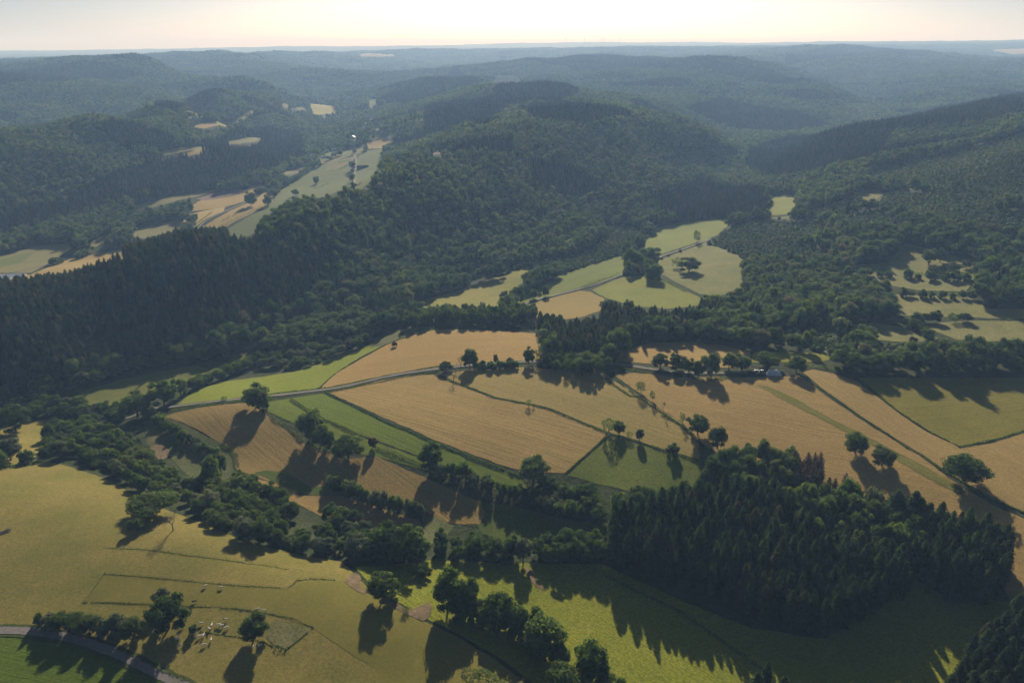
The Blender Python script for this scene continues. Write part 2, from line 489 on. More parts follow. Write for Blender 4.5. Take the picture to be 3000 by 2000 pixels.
def tan(ang, **k): return ground_mat("hay_stubble", TAN_A, TAN_B, TAN_C, ang, 0.75, **k)
def green(ang=None, a=GREEN_A, b=GREEN_B, **k):
    return ground_mat("meadow_grass", a, b, tuple(x * 0.78 for x in a), ang or 0, 0.5 if ang is not None else 0.0, **k)
def olive(ang=None, a=OLIVE_A, b=OLIVE_B, **k):
    return ground_mat("pasture_grass", a, b, tuple(x * 1.15 for x in b), ang or 0, 0.4 if ang is not None else 0.0, **k)

# near left pasture and its paddock
M_PAST = ground_mat("pasture_grass", (0.122, 0.130, 0.040), (0.170, 0.158, 0.058), None, 0.5, 0.0, patch=45, pale=0.35, pale_col=(0.26, 0.20, 0.105))
field("pasture", [(-420, 1320), (0, 1362), (120, 1345), (230, 1375), (330, 1410), (400, 1455), (520, 1505), (700, 1580), (860, 1620), (1000, 1645), (1035, 1678), (1090, 1738), (1240, 1818), (1330, 1860), (1450, 1930), (1590, 2040), (1620, 2140), (900, 2140), (610, 2040), (460, 1968), (400, 1937), (340, 1908), (280, 1884), (200, 1865), (100, 1846), (0, 1842), (-420, 1840)], M_PAST, 1)
field("paddock", [(302, 1685), (250, 1762), (560, 1777), (690, 1782), (780, 1796), (915, 1836), (960, 1870), (1100, 1960), (1180, 2120), (1600, 2130), (1560, 2020), (1420, 1925), (1320, 1862), (1230, 1820), (1085, 1742), (1010, 1700), (968, 1700), (905, 1702), (848, 1724), (600, 1705)],
      ground_mat("pasture_grass", (0.120, 0.126, 0.034), (0.145, 0.143, 0.042), None, 0.2, 0.0, patch=40, pale=0.12, tuft=0.15), 2)
field("rough_grass", [(800, 1815), (850, 1822), (912, 1840), (880, 1870), (838, 1903), (800, 1890), (775, 1860)],
      ground_mat("rough_grass", (0.155, 0.15, 0.05), (0.22, 0.20, 0.09), None, patch=8, tuft=0.6, pale=0.6, pale_col=(0.30, 0.27, 0.15)), 3, rnd=1)
M_GB = ground_mat("mown_grass", (0.050, 0.085, 0.012), (0.070, 0.108, 0.018), (0.085, 0.125, 0.026), dirn((50, 1900), (500, 1990)), 0.5, patch=50, tuft=0.3)
field("meadow", [(-420, 1852), (0, 1854), (100, 1856), (195, 1872), (275, 1895), (330, 1922), (395, 1950), (450, 1980), (600, 2055), (800, 2140), (-420, 2140)], M_GB, 1)
# bright meadow along the wood
field("meadow", [(1040, 1660), (1260, 1640), (1560, 1650), (1760, 1650), (2000, 1760), (2200, 1840), (2420, 1870), (2560, 1760), (2660, 1680), (2760, 1740), (2860, 1750), (3200, 1800), (3200, 2140), (1640, 2140), (1610, 2040), (1470, 1930), (1350, 1860), (1250, 1812), (1100, 1730)],
      ground_mat("meadow_grass", (0.125, 0.160, 0.022), (0.170, 0.195, 0.036), (0.21, 0.22, 0.055), 2.4, 0.3, swath=2.0, patch=30, pale=0.25, pale_col=(0.26, 0.22, 0.10), tuft=0.5), 0)
# bracken strip between the pasture and the bright meadow
M_BRK = ground_mat("bracken", (0.16, 0.12, 0.06), (0.24, 0.165, 0.10), None, patch=5, tuft=0.7, pale=0.4, pale_col=(0.32, 0.23, 0.15))
field("bracken", [(1012, 1700), (1035, 1675), (1060, 1690), (1052, 1718), (1080, 1735), (1062, 1742), (1010, 1708)], M_BRK, 4, rnd=1)
field("bracken", [(1120, 1748), (1165, 1768), (1200, 1790), (1228, 1775), (1262, 1765), (1268, 1790), (1245, 1822), (1228, 1815), (1190, 1800), (1150, 1778), (1118, 1758)], M_BRK, 4, rnd=1)
field("bracken", [(1536, 1660), (1552, 1664), (1574, 1700), (1600, 1726), (1596, 1731), (1566, 1716), (1540, 1680)], M_BRK, 3, rnd=1)
# long stubble field crossed by tree shadows
field("hay_field", [(478, 1222), (520, 1208), (600, 1192), (722, 1180), (778, 1214), (842, 1256), (885, 1296), (1010, 1345), (1100, 1335), (1180, 1372), (1330, 1436), (1410, 1472), (1422, 1500), (1405, 1535), (1340, 1535), (1270, 1520), (1250, 1500), (1150, 1470), (1050, 1440), (960, 1425), (860, 1440), (740, 1392), (690, 1375), (688, 1330), (650, 1300), (560, 1250)],
      ground_mat("hay_stubble", (0.235, 0.175, 0.080), (0.300, 0.215, 0.105), (0.195, 0.160, 0.066), dirn((780, 1240), (880, 1320)), 0.6, patch=45), 1)
field("hay_field", [(690, 1400), (735, 1398), (840, 1425), (870, 1450), (1000, 1450), (1120, 1490), (1230, 1525), (1248, 1560), (1235, 1590), (1100, 1560), (960, 1520), (880, 1480), (800, 1450), (700, 1420)],
      ground_mat("hay_stubble", (0.28, 0.195, 0.095), (0.33, 0.235, 0.12), (0.22, 0.17, 0.075), dirn((900, 1480), (1200, 1540)), 0.6, patch=40), 0)
M_DG = ground_mat("meadow_grass", (0.050, 0.080, 0.020), (0.072, 0.100, 0.026), None, patch=40, tuft=0.5)
field("meadow", [(735, 1385), (790, 1376), (860, 1395), (910, 1430), (960, 1422), (1040, 1438), (1000, 1452), (900, 1450), (850, 1432), (780, 1400)], M_DG, 2, rnd=1)
field("meadow", [(1405, 1470), (1500, 1480), (1700, 1530), (1790, 1535), (1760, 1600), (1560, 1590), (1500, 1600), (1420, 1570), (1390, 1530), (1425, 1500)], M_DG, 0)
field("rough_grass", [(1225, 1500), (1270, 1510), (1330, 1540), (1300, 1580), (1250, 1600), (1220, 1590), (1245, 1550)], ground_mat("rough_grass", (0.10, 0.12, 0.035), (0.16, 0.16, 0.06), None, patch=9, tuft=0.6, pale=0.4), 2)
field("meadow", [(420, 1235), (478, 1225), (560, 1255), (650, 1300), (690, 1335), (690, 1375), (670, 1400), (600, 1420), (560, 1400), (500, 1340), (430, 1300)],
      ground_mat("rough_grass", (0.075, 0.098, 0.030), (0.13, 0.125, 0.045), None, patch=25, tuft=0.5, pale=0.3), 0)
field("meadow", [(0, 1262), (60, 1240), (140, 1228), (235, 1242), (200, 1275), (120, 1325), (60, 1370), (-60, 1380), (-300, 1360), (-300, 1290)],
      ground_mat("pasture_grass", (0.14, 0.145, 0.045), (0.19, 0.175, 0.06), None, patch=30, tuft=0.4), 0)
field("dirt_patch", [(430, 1312), (470, 1300), (500, 1315), (490, 1345), (455, 1350)], M_BRK, 3, rnd=2)
# green strips beside the lane
SD = dirn((880, 1170), (1400, 1380))
field("meadow", [(853, 1166), (945, 1154), (1000, 1178), (1130, 1241), (1270, 1302), (1390, 1352), (1530, 1405), (1545, 1432), (1500, 1428), (1360, 1392), (1210, 1330), (1075, 1280), (950, 1226)],
      ground_mat("mown_grass", (0.090, 0.135, 0.022), (0.115, 0.160, 0.030), (0.075, 0.115, 0.020), SD, 0.5, patch=60), 1)
field("meadow", [(782, 1178), (848, 1168), (945, 1228), (1060, 1282), (1210, 1334), (1330, 1390), (1300, 1395), (1150, 1350), (1000, 1315), (920, 1262), (860, 1240), (785, 1206)],
      ground_mat("mown_grass", (0.098, 0.140, 0.024), (0.125, 0.165, 0.034), (0.075, 0.11, 0.020), SD, 0.5, patch=60), 1)
# the big stubble fields
field("hay_field", [(958, 1150), (1000, 1141), (1128, 1112), (1200, 1100), (1276, 1097), (1330, 1122), (1450, 1167), (1600, 1197), (1690, 1232), (1780, 1270), (1730, 1320), (1655, 1386), (1560, 1382), (1527, 1378), (1470, 1362), (1384, 1332), (1270, 1288), (1130, 1226), (1000, 1168)],
      ground_mat("hay_stubble", (0.335, 0.240, 0.118), (0.40, 0.290, 0.150), (0.245, 0.195, 0.085), dirn((1050, 1160), (1650, 1330)), 0.85, patch=60, pale=0.2), 1)
field("hay_field", [(1285, 1096), (1330, 1090), (1400, 1084), (1530, 1076), (1600, 1080), (1760, 1080), (1785, 1108), (1900, 1176), (1995, 1238), (2045, 1290), (2050, 1345), (1960, 1322), (1870, 1295), (1790, 1268), (1690, 1228), (1600, 1192), (1450, 1162), (1340, 1120)],
      ground_mat("hay_stubble", (0.29, 0.235, 0.105), (0.37, 0.280, 0.14), (0.24, 0.215, 0.085), dirn((1450, 1120), (1950, 1290)), 0.7, patch=50, pale=0.15), 1)
field("hay_field", [(935, 1140), (960, 1112), (1000, 1085), (1060, 1050), (1130, 1012), (1200, 985), (1276, 966), (1400, 966), (1600, 978), (1600, 1060), (1530, 1058), (1425, 1064), (1340, 1072), (1255, 1083), (1128, 1102), (1000, 1132)],
      ground_mat("hay_stubble", (0.35, 0.240, 0.115), (0.40, 0.28, 0.14), (0.28, 0.205, 0.09), dirn((1080, 1080), (1550, 1040)), 0.7, patch=60), 1)
field("meadow", [(520, 1186), (560, 1152), (640, 1120), (760, 1105), (880, 1085), (1000, 1040), (1100, 1003), (1180, 982), (1130, 1010), (1060, 1047), (1000, 1083), (935, 1138), (893, 1147), (808, 1157), (723, 1166), (638, 1176)],
      ground_mat("mown_grass", (0.135, 0.175, 0.028), (0.170, 0.205, 0.040), (0.115, 0.155, 0.028), dirn((560, 1180), (1000, 1060)), 0.5, patch=40), 1)
field("rough_grass", [(1100, 1000), (1180, 965), (1275, 955), (1276, 966), (1200, 985), (1130, 1012), (1080, 1020)], ground_mat("rough_grass", (0.10, 0.11, 0.035), (0.16, 0.15, 0.06), None, patch=6, tuft=0.8), 2)
field("meadow", [(190, 1178), (260, 1140), (360, 1110), (480, 1085), (580, 1072), (620, 1082), (690, 1045), (755, 1028), (760, 1042), (690, 1068), (570, 1105), (450, 1165), (430, 1190), (300, 1195)],
      ground_mat("meadow_grass", (0.085, 0.105, 0.032), (0.120, 0.135, 0.045), None, patch=40), 1)
M_TR = ground_mat("hay_stubble", (0.335, 0.235, 0.115), (0.395, 0.280, 0.145), (0.255, 0.20, 0.088), dirn((2050, 1200), (2700, 1330)), 0.8, patch=60, pale=0.25)
field("hay_field", [(1800, 1100), (1860, 1092), (1990, 1106), (2190, 1106), (2320, 1102), (2345, 1100), (2420, 1160), (2520, 1228), (2660, 1316), (2692, 1334), (2780, 1400), (2900, 1475), (3020, 1530), (3300, 1650), (3300, 1830), (2960, 1760), (2900, 1640), (2700, 1520), (2550, 1440), (2350, 1420), (2180, 1380), (2060, 1300), (2000, 1240), (1900, 1172)], M_TR, 1)
field("hay_field", [(2352, 1092), (2380, 1082), (2440, 1095), (2515, 1120), (2640, 1216), (2720, 1268), (2790, 1300), (2812, 1312), (2900, 1300), (3000, 1268), (3300, 1220), (3300, 1600), (3020, 1512), (2900, 1458), (2790, 1392), (2700, 1330), (2660, 1306), (2520, 1218), (2430, 1156)],
      ground_mat("hay_stubble", (0.33, 0.238, 0.118), (0.395, 0.285, 0.150), (0.26, 0.205, 0.092), dirn((2450, 1130), (2780, 1340)), 0.8, patch=60, pale=0.2), 2)
field("meadow", [(2516, 1108), (2620, 1106), (2800, 1108), (3000, 1106), (3300, 1106), (3300, 1215), (3000, 1262), (2900, 1292), (2812, 1308), (2785, 1296), (2720, 1262), (2640, 1210)],
      ground_mat("meadow_grass", (0.130, 0.135, 0.036), (0.175, 0.165, 0.050), (0.20, 0.18, 0.06), 0.15, 0.4, patch=35), 2)
field("grass_strip", [(2218, 1128), (2250, 1132), (2330, 1168), (2430, 1225), (2520, 1268), (2590, 1305), (2720, 1372), (2830, 1440), (2810, 1450), (2690, 1385), (2560, 1308), (2490, 1272), (2380, 1215), (2280, 1165)],
      ground_mat("meadow_grass", (0.135, 0.145, 0.045), (0.19, 0.175, 0.065), (0.09, 0.11, 0.03), dirn((2300, 1160), (2560, 1300)), 0.8, swath=1.5, patch=20), 3)
field("hay_field", [(1800, 1060), (1850, 1020), (1900, 1006), (2010, 1002), (2110, 1010), (2200, 1030), (2200, 1075), (2100, 1078), (1990, 1076), (1910, 1066), (1830, 1060)],
      ground_mat("hay_stubble", (0.35, 0.245, 0.12), (0.40, 0.285, 0.145), (0.27, 0.205, 0.09), 0.1, 0.6), 1)
field("meadow", [(2205, 1030), (2290, 1030), (2420, 1036), (2435, 1052), (2400, 1062), (2340, 1060), (2200, 1062)], green(a=(0.15, 0.165, 0.035), b=(0.18, 0.19, 0.05)), 1)
field("meadow", [(1795, 1276), (1880, 1304), (1960, 1328), (2045, 1350), (2060, 1400), (2030, 1460), (1950, 1455), (1850, 1440), (1760, 1420), (1662, 1392), (1720, 1340)],
      ground_mat("meadow_grass", (0.080, 0.112, 0.024), (0.110, 0.138, 0.036), None, patch=30, tuft=0.35), 1)
# upper valley
field("meadow", [(1190, 898), (1270, 872), (1380, 838), (1480, 805), (1545, 782), (1556, 795), (1530, 830), (1480, 870), (1470, 905), (1330, 908)], ground_mat("meadow_grass", (0.135, 0.160, 0.05), (0.20, 0.19, 0.075), None, patch=60), 1)
field("meadow", [(1490, 892), (1560, 855), (1640, 808), (1720, 780), (1815, 750), (1835, 760), (1822, 808), (1700, 843), (1610, 868), (1540, 886)], green(dirn((1560, 860), (1800, 770)), (0.115, 0.155, 0.045), (0.15, 0.185, 0.06)), 1)
field("hay_field", [(1512, 908), (1560, 888), (1620, 872), (1700, 852), (1732, 856), (1772, 876), (1756, 912), (1700, 930), (1640, 938), (1560, 960), (1530, 965), (1525, 925)],
      ground_mat("hay_stubble", (0.27, 0.215, 0.09), (0.32, 0.245, 0.11), (0.2, 0.18, 0.07), 0.1, 0.3), 1)
field("meadow", [(1735, 850), (1790, 825), (1830, 812), (1900, 806), (1960, 830), (2050, 872), (2052, 895), (1960, 905), (1860, 898), (1775, 874)], green(a=(0.125, 0.155, 0.042), b=(0.165, 0.185, 0.055)), 1)
field("meadow", [(1885, 715), (1925, 668), (2000, 650), (2090, 640), (2150, 645), (2100, 690), (2055, 706), (1990, 728), (1930, 748), (1890, 752)], green(a=(0.125, 0.16, 0.045), b=(0.16, 0.19, 0.06)), 1)
field("meadow", [(1925, 765), (1990, 740), (2060, 714), (2120, 730), (2180, 760), (2185, 850), (2100, 868), (2050, 862), (1990, 832), (1930, 800)], ground_mat("valley_grass", (0.165, 0.180, 0.062), (0.225, 0.215, 0.085), None, patch=30, tuft=0.4, pale=0.3), 1)
field("meadow", [(2250, 578), (2290, 572), (2335, 572), (2332, 600), (2318, 628), (2250, 632)], green(a=(0.13, 0.165, 0.05), b=(0.17, 0.195, 0.065)), 1)
MU = ground_mat("valley_grass", (0.185, 0.190, 0.075), (0.25, 0.235, 0.10), None, patch=30, tuft=0.4, pale=0.3)
field("meadow", [(2430, 790), (2520, 775), (2600, 770), (2650, 712), (2720, 730), (2830, 760), (2870, 790), (2830, 855), (2700, 852), (2600, 835), (2520, 800)], MU, 1)
field("meadow", [(2610, 862), (2700, 865), (2830, 868), (2900, 905), (3200, 915), (3200, 940), (2950, 935), (2640, 925)], MU, 1)
field("meadow", [(2370, 950), (2480, 955), (2560, 945), (2640, 958), (2700, 985), (2730, 1000), (2640, 1002), (2560, 995), (2540, 975), (2400, 965)], MU, 1)
field("meadow", [(2690, 955), (2760, 945), (2850, 940), (3000, 942), (3300, 945), (3300, 1000), (3000, 1000), (2880, 1000), (2800, 995), (2750, 975)], MU, 1)
field("meadow", [(2520, 560), (2560, 555), (2590, 568), (2570, 585), (2530, 590)], MU, 1)
# second valley
V = 1000
M_V1 = ground_mat("valley_grass", (0.20, 0.19, 0.085), (0.25, 0.225, 0.11), (0.17, 0.175, 0.07), 0.5, 0.4, patch=60)
M_V2 = ground_mat("valley_grass", (0.13, 0.165, 0.055), (0.17, 0.19, 0.075), (0.15, 0.16, 0.06), 0.5, 0.4, patch=60)
M_V3 = ground_mat("hay_stubble", (0.33, 0.25, 0.13), (0.38, 0.29, 0.16), (0.27, 0.22, 0.11), 0.8, 0.5, patch=60)
field("meadow", [(-300, 880), (-200, 790), (0, 752), (90, 722), (180, 715), (230, 712), (185, 745), (140, 775), (90, 800), (0, 800), (-100, 900)], M_V1, 1, V)
field("hay_field", [(-100, 905), (0, 806), (90, 805), (200, 760), (280, 745), (360, 728), (400, 725), (330, 770), (200, 830), (60, 900), (-60, 960)], M_V3, 1, V)
field("meadow", [(250, 722), (300, 690), (330, 682), (310, 705), (280, 725)], M_V1, 1, V)
field("meadow", [(385, 605), (430, 595), (520, 570), (640, 552), (650, 556), (560, 580), (470, 605), (400, 622)], M_V1, 1, V)
field("meadow", [(370, 690), (400, 672), (450, 658), (520, 645), (550, 655), (500, 680), (420, 700)], M_V1, 1, V)
field("hay_field", [(548, 632), (600, 618), (662, 608), (655, 620), (600, 645), (570, 668), (510, 690), (480, 690), (520, 672)], ground_mat("ripe_field", (0.42, 0.31, 0.11), (0.48, 0.35, 0.13), None), 2, V)
field("hay_field", [(560, 605), (600, 580), (700, 570), (735, 545), (780, 540), (760, 565), (720, 590), (640, 612), (562, 620)], M_V3, 1, V)
field("ploughed_field", [(575, 585), (620, 568), (700, 555), (722, 555), (710, 568), (600, 588)], ground_mat("bare_soil", (0.20, 0.14, 0.115), (0.25, 0.175, 0.14), None), 3, V)
field("hay_field", [(565, 680), (620, 650), (715, 600), (740, 590), (800, 545), (800, 590), (740, 625), (680, 655), (640, 682), (590, 690)], M_V3, 1, V)
field("meadow", [(640, 688), (700, 652), (770, 615), (800, 590), (820, 560), (870, 525), (910, 498), (960, 478), (1010, 470), (1030, 480), (1030, 545), (960, 575), (850, 590), (780, 640), (740, 700)], M_V2, 1, V)
field("meadow", [(770, 545), (840, 515), (900, 495), (915, 480), (850, 500), (790, 528)], M_V1, 1, V)
field("meadow", [(1036, 478), (1060, 450), (1090, 440), (1125, 437), (1122, 460), (1105, 495), (1130, 490), (1100, 520), (1060, 555), (1034, 558)], M_V2, 1, V)
field("hay_field", [(965, 475), (1030, 462), (1050, 450), (1030, 478), (990, 500), (950, 505)], M_V1, 2, V)
field("hay_field", [(1075, 420), (1110, 405), (1158, 402), (1152, 420), (1120, 436), (1075, 438)], M_V3, 2, V)
field("meadow", [(920, 478), (960, 458), (1010, 440), (1075, 425), (1072, 440), (1040, 452), (1000, 466), (960, 480)], M_V1, 0, V)
field("meadow", [(632, 358), (700, 342), (790, 326), (798, 332), (720, 350), (660, 372), (640, 368)], ground_mat("mown_grass", (0.21, 0.225, 0.07), (0.26, 0.26, 0.09), None), 1, V)
field("hay_field", [(562, 374), (600, 360), (632, 356), (640, 368), (600, 378), (566, 378)], M_V3, 1, V)
field("meadow", [(905, 308), (950, 306), (990, 322), (985, 332), (945, 336), (915, 336)], ground_mat("mown_grass", (0.25, 0.245, 0.09), (0.29, 0.27, 0.11), None), 1, V)
field("meadow", [(820, 322), (870, 312), (905, 312), (900, 322), (840, 328)], M_V1, 1, V)
field("meadow", [(450, 456), (490, 440), (560, 430), (605, 430), (600, 440), (520, 450), (460, 460)], M_V1, 1, V)
field("hay_field", [(510, 462), (560, 446), (640, 436), (680, 438), (600, 450), (540, 462)], M_V3, 1, V)
field("meadow", [(655, 420), (700, 408), (770, 405), (765, 416), (700, 424), (660, 426)], M_V1, 1, V)
field("meadow", [(0, 760), (60, 745), (100, 740), (60, 770), (0, 785)], M_V2, 2, V)
field("meadow", [(540, 345), (600, 338), (600, 345), (545, 352)], M_V1, 1, V)
field("meadow", [(1078, 312), (1085, 292), (1106, 288), (1100, 312)], M_V2, 1, V)
field("clearing", [(1150, 470), (1220, 455), (1290, 440), (1345, 430), (1350, 437), (1290, 452), (1200, 468), (1150, 485)], ground_mat("bare_soil", (0.24, 0.17, 0.12), (0.30, 0.21, 0.15), None), 1, 1450)
field("meadow", [(1050, 163), (1080, 158), (1120, 160), (1158, 161), (1157, 166), (1060, 168)], M_V3, 1, 5000)
field("meadow", [(230, 180), (300, 178), (360, 173), (345, 180), (260, 184)], M_V1, 1, 3500)
field("meadow", [(2900, 148), (2960, 144), (3050, 143), (3050, 158), (2960, 160)], M_V3, 1, 7500)
field("meadow", [(1615, 166), (1660, 164), (1650, 169), (1620, 170)], M_V1, 1, 5000)

# lanes, tracks and the river
def road_mat(name, a, b):
    m, nt = new_mat(name)
    pos = N(nt, "ShaderNodeNewGeometry").outputs["Position"]
    c = mixc(nt, ramp(nt, noise(nt, pos, 0.6, 4, 0.7), 0.35, 0.65), a, b)
    c = mixc(nt, math_(nt, 'MULTIPLY', ramp(nt, noise(nt, pos, 0.12, 3), 0.5, 0.7), 0.5), c, (0.12, 0.12, 0.06))
    finish(nt, c, 0.9, 0.2, noise(nt, pos, 3.0, 2), 0.3, 0.05)
    return m
M_RD = road_mat("worn_asphalt", (0.15, 0.13, 0.12), (0.23, 0.20, 0.175))
M_TK = road_mat("gravel_track", (0.19, 0.165, 0.13), (0.27, 0.23, 0.18))
M_VG = ground_mat("verge_grass", (0.060, 0.080, 0.018), (0.095, 0.110, 0.032), None, patch=6, tuft=0.8, bump=0.8)
LANE1 = [(-300, 1842), (0, 1847), (100, 1850), (195, 1867), (280, 1890), (340, 1915), (400, 1943), (460, 1974), (520, 2002), (640, 2060), (800, 2140)]
ribbon("verge", LANE1, 8.0, M_VG, 4)
ribbon("country_lane", LANE1, 4.6, M_RD, 6)
LANE2 = [(230, 1240), (330, 1238), (400, 1216), (445, 1196), (489, 1195), (560, 1186), (638, 1177), (723, 1167), (808, 1159), (893, 1149), (1000, 1136), (1128, 1104), (1255, 1084), (1340, 1075), (1425, 1066), (1532, 1060), (1640, 1062), (1757, 1062), (1830, 1070), (1914, 1083), (1990, 1092), (2100, 1094), (2190, 1092)]
ribbon("verge", LANE2, 7.5, M_VG, 4)
ribbon("country_lane", LANE2, 3.1, M_RD, 6)
ribbon("country_lane", [(1490, 912), (1553, 883), (1617, 868), (1706, 846), (1760, 830), (1850, 795), (1931, 753), (2000, 732), (2070, 705)], 3.2, M_TK, 5)
ribbon("country_lane", [(570, 690), (590, 655), (630, 634), (680, 612), (715, 598), (760, 560), (830, 525), (905, 495)], 3.4, M_TK, 5, V)
ribbon("country_lane", [(0, 805), (60, 795), (120, 780), (183, 762), (260, 742)], 3.2, M_TK, 5, V)
ribbon("country_lane", [(1036, 560), (1038, 520), (1042, 490), (1045, 470), (1035, 450)], 3.5, M_TK, 5, V)
m, nt = new_mat("river_water")
pos = N(nt, "ShaderNodeNewGeometry").outputs["Position"]
finish(nt, (0.02, 0.025, 0.02), 0.12, 0.5, noise(nt, pos, 0.8, 3), 0.15, 0.1)
ribbon("river", [(-300, 1190), (-100, 1182), (60, 1178), (160, 1150), (260, 1118), (360, 1098), (460, 1078), (560, 1070), (660, 1040), (760, 1010), (900, 930), (1040, 900), (1200, 855), (1330, 835), (1450, 800), (1540, 775), (1580, 762), (1610, 735), (1660, 705), (1750, 670), (1850, 625), (1960, 585), (2100, 525)], 7.0, m, 3)
print("ground", round(time.time() - T0, 1))
# ------------------------------------------------------------------ foliage materials
def leaf_mat(name, dark, mid, light, warm=None, trans=0.28, clump=0.35, rough=0.8, odd=None):
    m, nt = new_mat(name)
    oi = N(nt, "ShaderNodeObjectInfo")
    geo = N(nt, "ShaderNodeNewGeometry")
    pos = geo.outputs["Position"]
    r = oi.outputs["Random"]
    c = mixc(nt, ramp(nt, r, 0.0, 0.6), dark, mid)
    c = mixc(nt, ramp(nt, r, 0.55, 1.0), c, light)
    if warm: c = mixc(nt, math_(nt, 'MULTIPLY', ramp(nt, noise(nt, pos, 1 / 60.0, 3), 0.52, 0.66), 0.7), c, warm)
    if odd: c = mixc(nt, ramp(nt, math_(nt, 'FRACT', math_(nt, 'MULTIPLY', r, 17.0)), odd[1], odd[1] + 0.02), c, odd[0])
    cl = ramp(nt, noise(nt, pos, clump, 2), 0.35, 0.65)
    c = mixc(nt, cl, mixc(nt, 1.0, c, (0.72, 0.76, 0.72), 'MULTIPLY'), mixc(nt, 1.0, c, (1.25, 1.22, 1.15), 'MULTIPLY'))
    big = ramp(nt, noise(nt, pos, 1 / 180.0, 3), 0.35, 0.65)
    c = mixc(nt, big, mixc(nt, 1.0, c, (0.72, 0.80, 0.84), 'MULTIPLY'), mixc(nt, 1.0, c, (1.25, 1.22, 1.05), 'MULTIPLY'))
    finish(nt, c, rough, 0.06, None, trans=trans)
    return m
LM = {
    'broad': leaf_mat("broad_leaves", (0.050, 0.086, 0.020), (0.074, 0.116, 0.028), (0.108, 0.148, 0.042), (0.100, 0.120, 0.044), trans=0.5),
    'bright': leaf_mat("fresh_leaves", (0.055, 0.085, 0.018), (0.075, 0.105, 0.026), (0.100, 0.125, 0.034)),
    'willow': leaf_mat("grey_green_leaves", (0.090, 0.110, 0.062), (0.120, 0.140, 0.085), (0.150, 0.165, 0.105)),
    'forest': leaf_mat("wood_leaves", (0.052, 0.094, 0.032), (0.088, 0.134, 0.046), (0.125, 0.168, 0.060), (0.122, 0.152, 0.058), clump=0.12, trans=0.5, odd=((0.14, 0.13, 0.09), 0.94)),
    'young': leaf_mat("scrub_leaves", (0.110, 0.150, 0.050), (0.150, 0.190, 0.070), (0.185, 0.215, 0.090), (0.18, 0.18, 0.09), clump=0.2, trans=0.4),
    'spruce': leaf_mat("spruce_needles", (0.026, 0.050, 0.020), (0.040, 0.070, 0.027), (0.060, 0.094, 0.036), (0.066, 0.076, 0.036), trans=0.48, clump=0.5, odd=((0.075, 0.068, 0.040), 0.93)),
    'farspruce': leaf_mat("spruce_needles", (0.020, 0.040, 0.018), (0.030, 0.055, 0.024), (0.050, 0.076, 0.034), None, trans=0.42, clump=0.3, odd=((0.095, 0.080, 0.052), 0.78)),
    'dead': leaf_mat("dry_needles", (0.090, 0.055, 0.042), (0.120, 0.075, 0.055), (0.140, 0.090, 0.065), trans=0.05),
    'copper': leaf_mat("copper_leaves", (0.055, 0.028, 0.026), (0.070, 0.036, 0.030), (0.085, 0.045, 0.034)),
}
m, nt = new_mat("bark")
pos = N(nt, "ShaderNodeNewGeometry").outputs["Position"]
finish(nt, mixc(nt, ramp(nt, noise(nt, pos, 2.0, 4), 0.3, 0.7), (0.075, 0.058, 0.042), (0.14, 0.115, 0.09)), 0.95, 0.1)
BARK = m
m, nt = new_mat("grey_twigs")
finish(nt, (0.20, 0.165, 0.14), 0.95, 0.1)
TWIG = m

# ------------------------------------------------------------------ tree shapes
def ico(sub):
    import bmesh
    bm = bmesh.new(); bmesh.ops.create_icosphere(bm, subdivisions=sub, radius=1.0)
    co = np.array([v.co[:] for v in bm.verts]); f = np.array([[v.index for v in q.verts] for q in bm.faces]); bm.free()
    return co, f
ICO1, ICO2, ICO3 = ico(1), ico(2), ico(3)
class Soup:
    def __init__(s): s.co, s.f, s.n = [], [], 0
    def add(s, co, f):
        co = np.asarray(co, float)
        s.co.append(co); s.f += [tuple(int(i) + s.n for i in q) for q in f]; s.n += len(co)
    def quads(s, c, nrm, size, rng, asp=1.0):
        """leaf clumps: a bent kite per centre, facing nrm"""
        n = len(c)
        nrm = nrm / (np.linalg.norm(nrm, axis=1)[:, None] + 1e-9)
        t = rng.normal(size=(n, 3)); t -= (t * nrm).sum(1)[:, None] * nrm; t /= np.linalg.norm(t, axis=1)[:, None] + 1e-9
        b = np.cross(nrm, t)
        sz = (size * rng.uniform(0.65, 1.3, n))[:, None]
        droop = rng.uniform(0.1, 0.5, (n, 1))
        p = np.stack([c - t * sz, c + b * sz * 0.75 * asp - nrm * sz * droop * 0.4, c + t * sz, c - b * sz * 0.75 * asp - nrm * sz * droop * 0.4], 1).reshape(-1, 3)
        k = np.arange(n)[:, None] * 4 + np.array([[0, 1, 2, 3]])
        s.add(p, k)
    def tube(s, pts, rad, sides=5):
        pts = np.asarray(pts, float); m_ = len(pts)
        d = np.gradient(pts, axis=0); d /= np.linalg.norm(d, axis=1)[:, None] + 1e-9
        up = np.array([0.31, 0.95, 0.05])
        a = np.cross(d, up); a /= np.linalg.norm(a, axis=1)[:, None] + 1e-9
        b = np.cross(d, a)
        th = np.linspace(0, 2 * np.pi, sides, endpoint=False)
        ring = pts[:, None] + (a[:, None] * np.cos(th)[None, :, None] + b[:, None] * np.sin(th)[None, :, None]) * np.asarray(rad)[:, None, None]
        f = []
        for i in range(m_ - 1):
            for k in range(sides):
                q = (k + 1) % sides
                f.append((i * sides + k, i * sides + q, (i + 1) * sides + q, (i + 1) * sides + k))
        s.add(ring.reshape(-1, 3), f)
    def mesh(s, name, mat, smooth=False):
        return raw_mesh(name, np.concatenate(s.co), s.f, [mat], smooth)

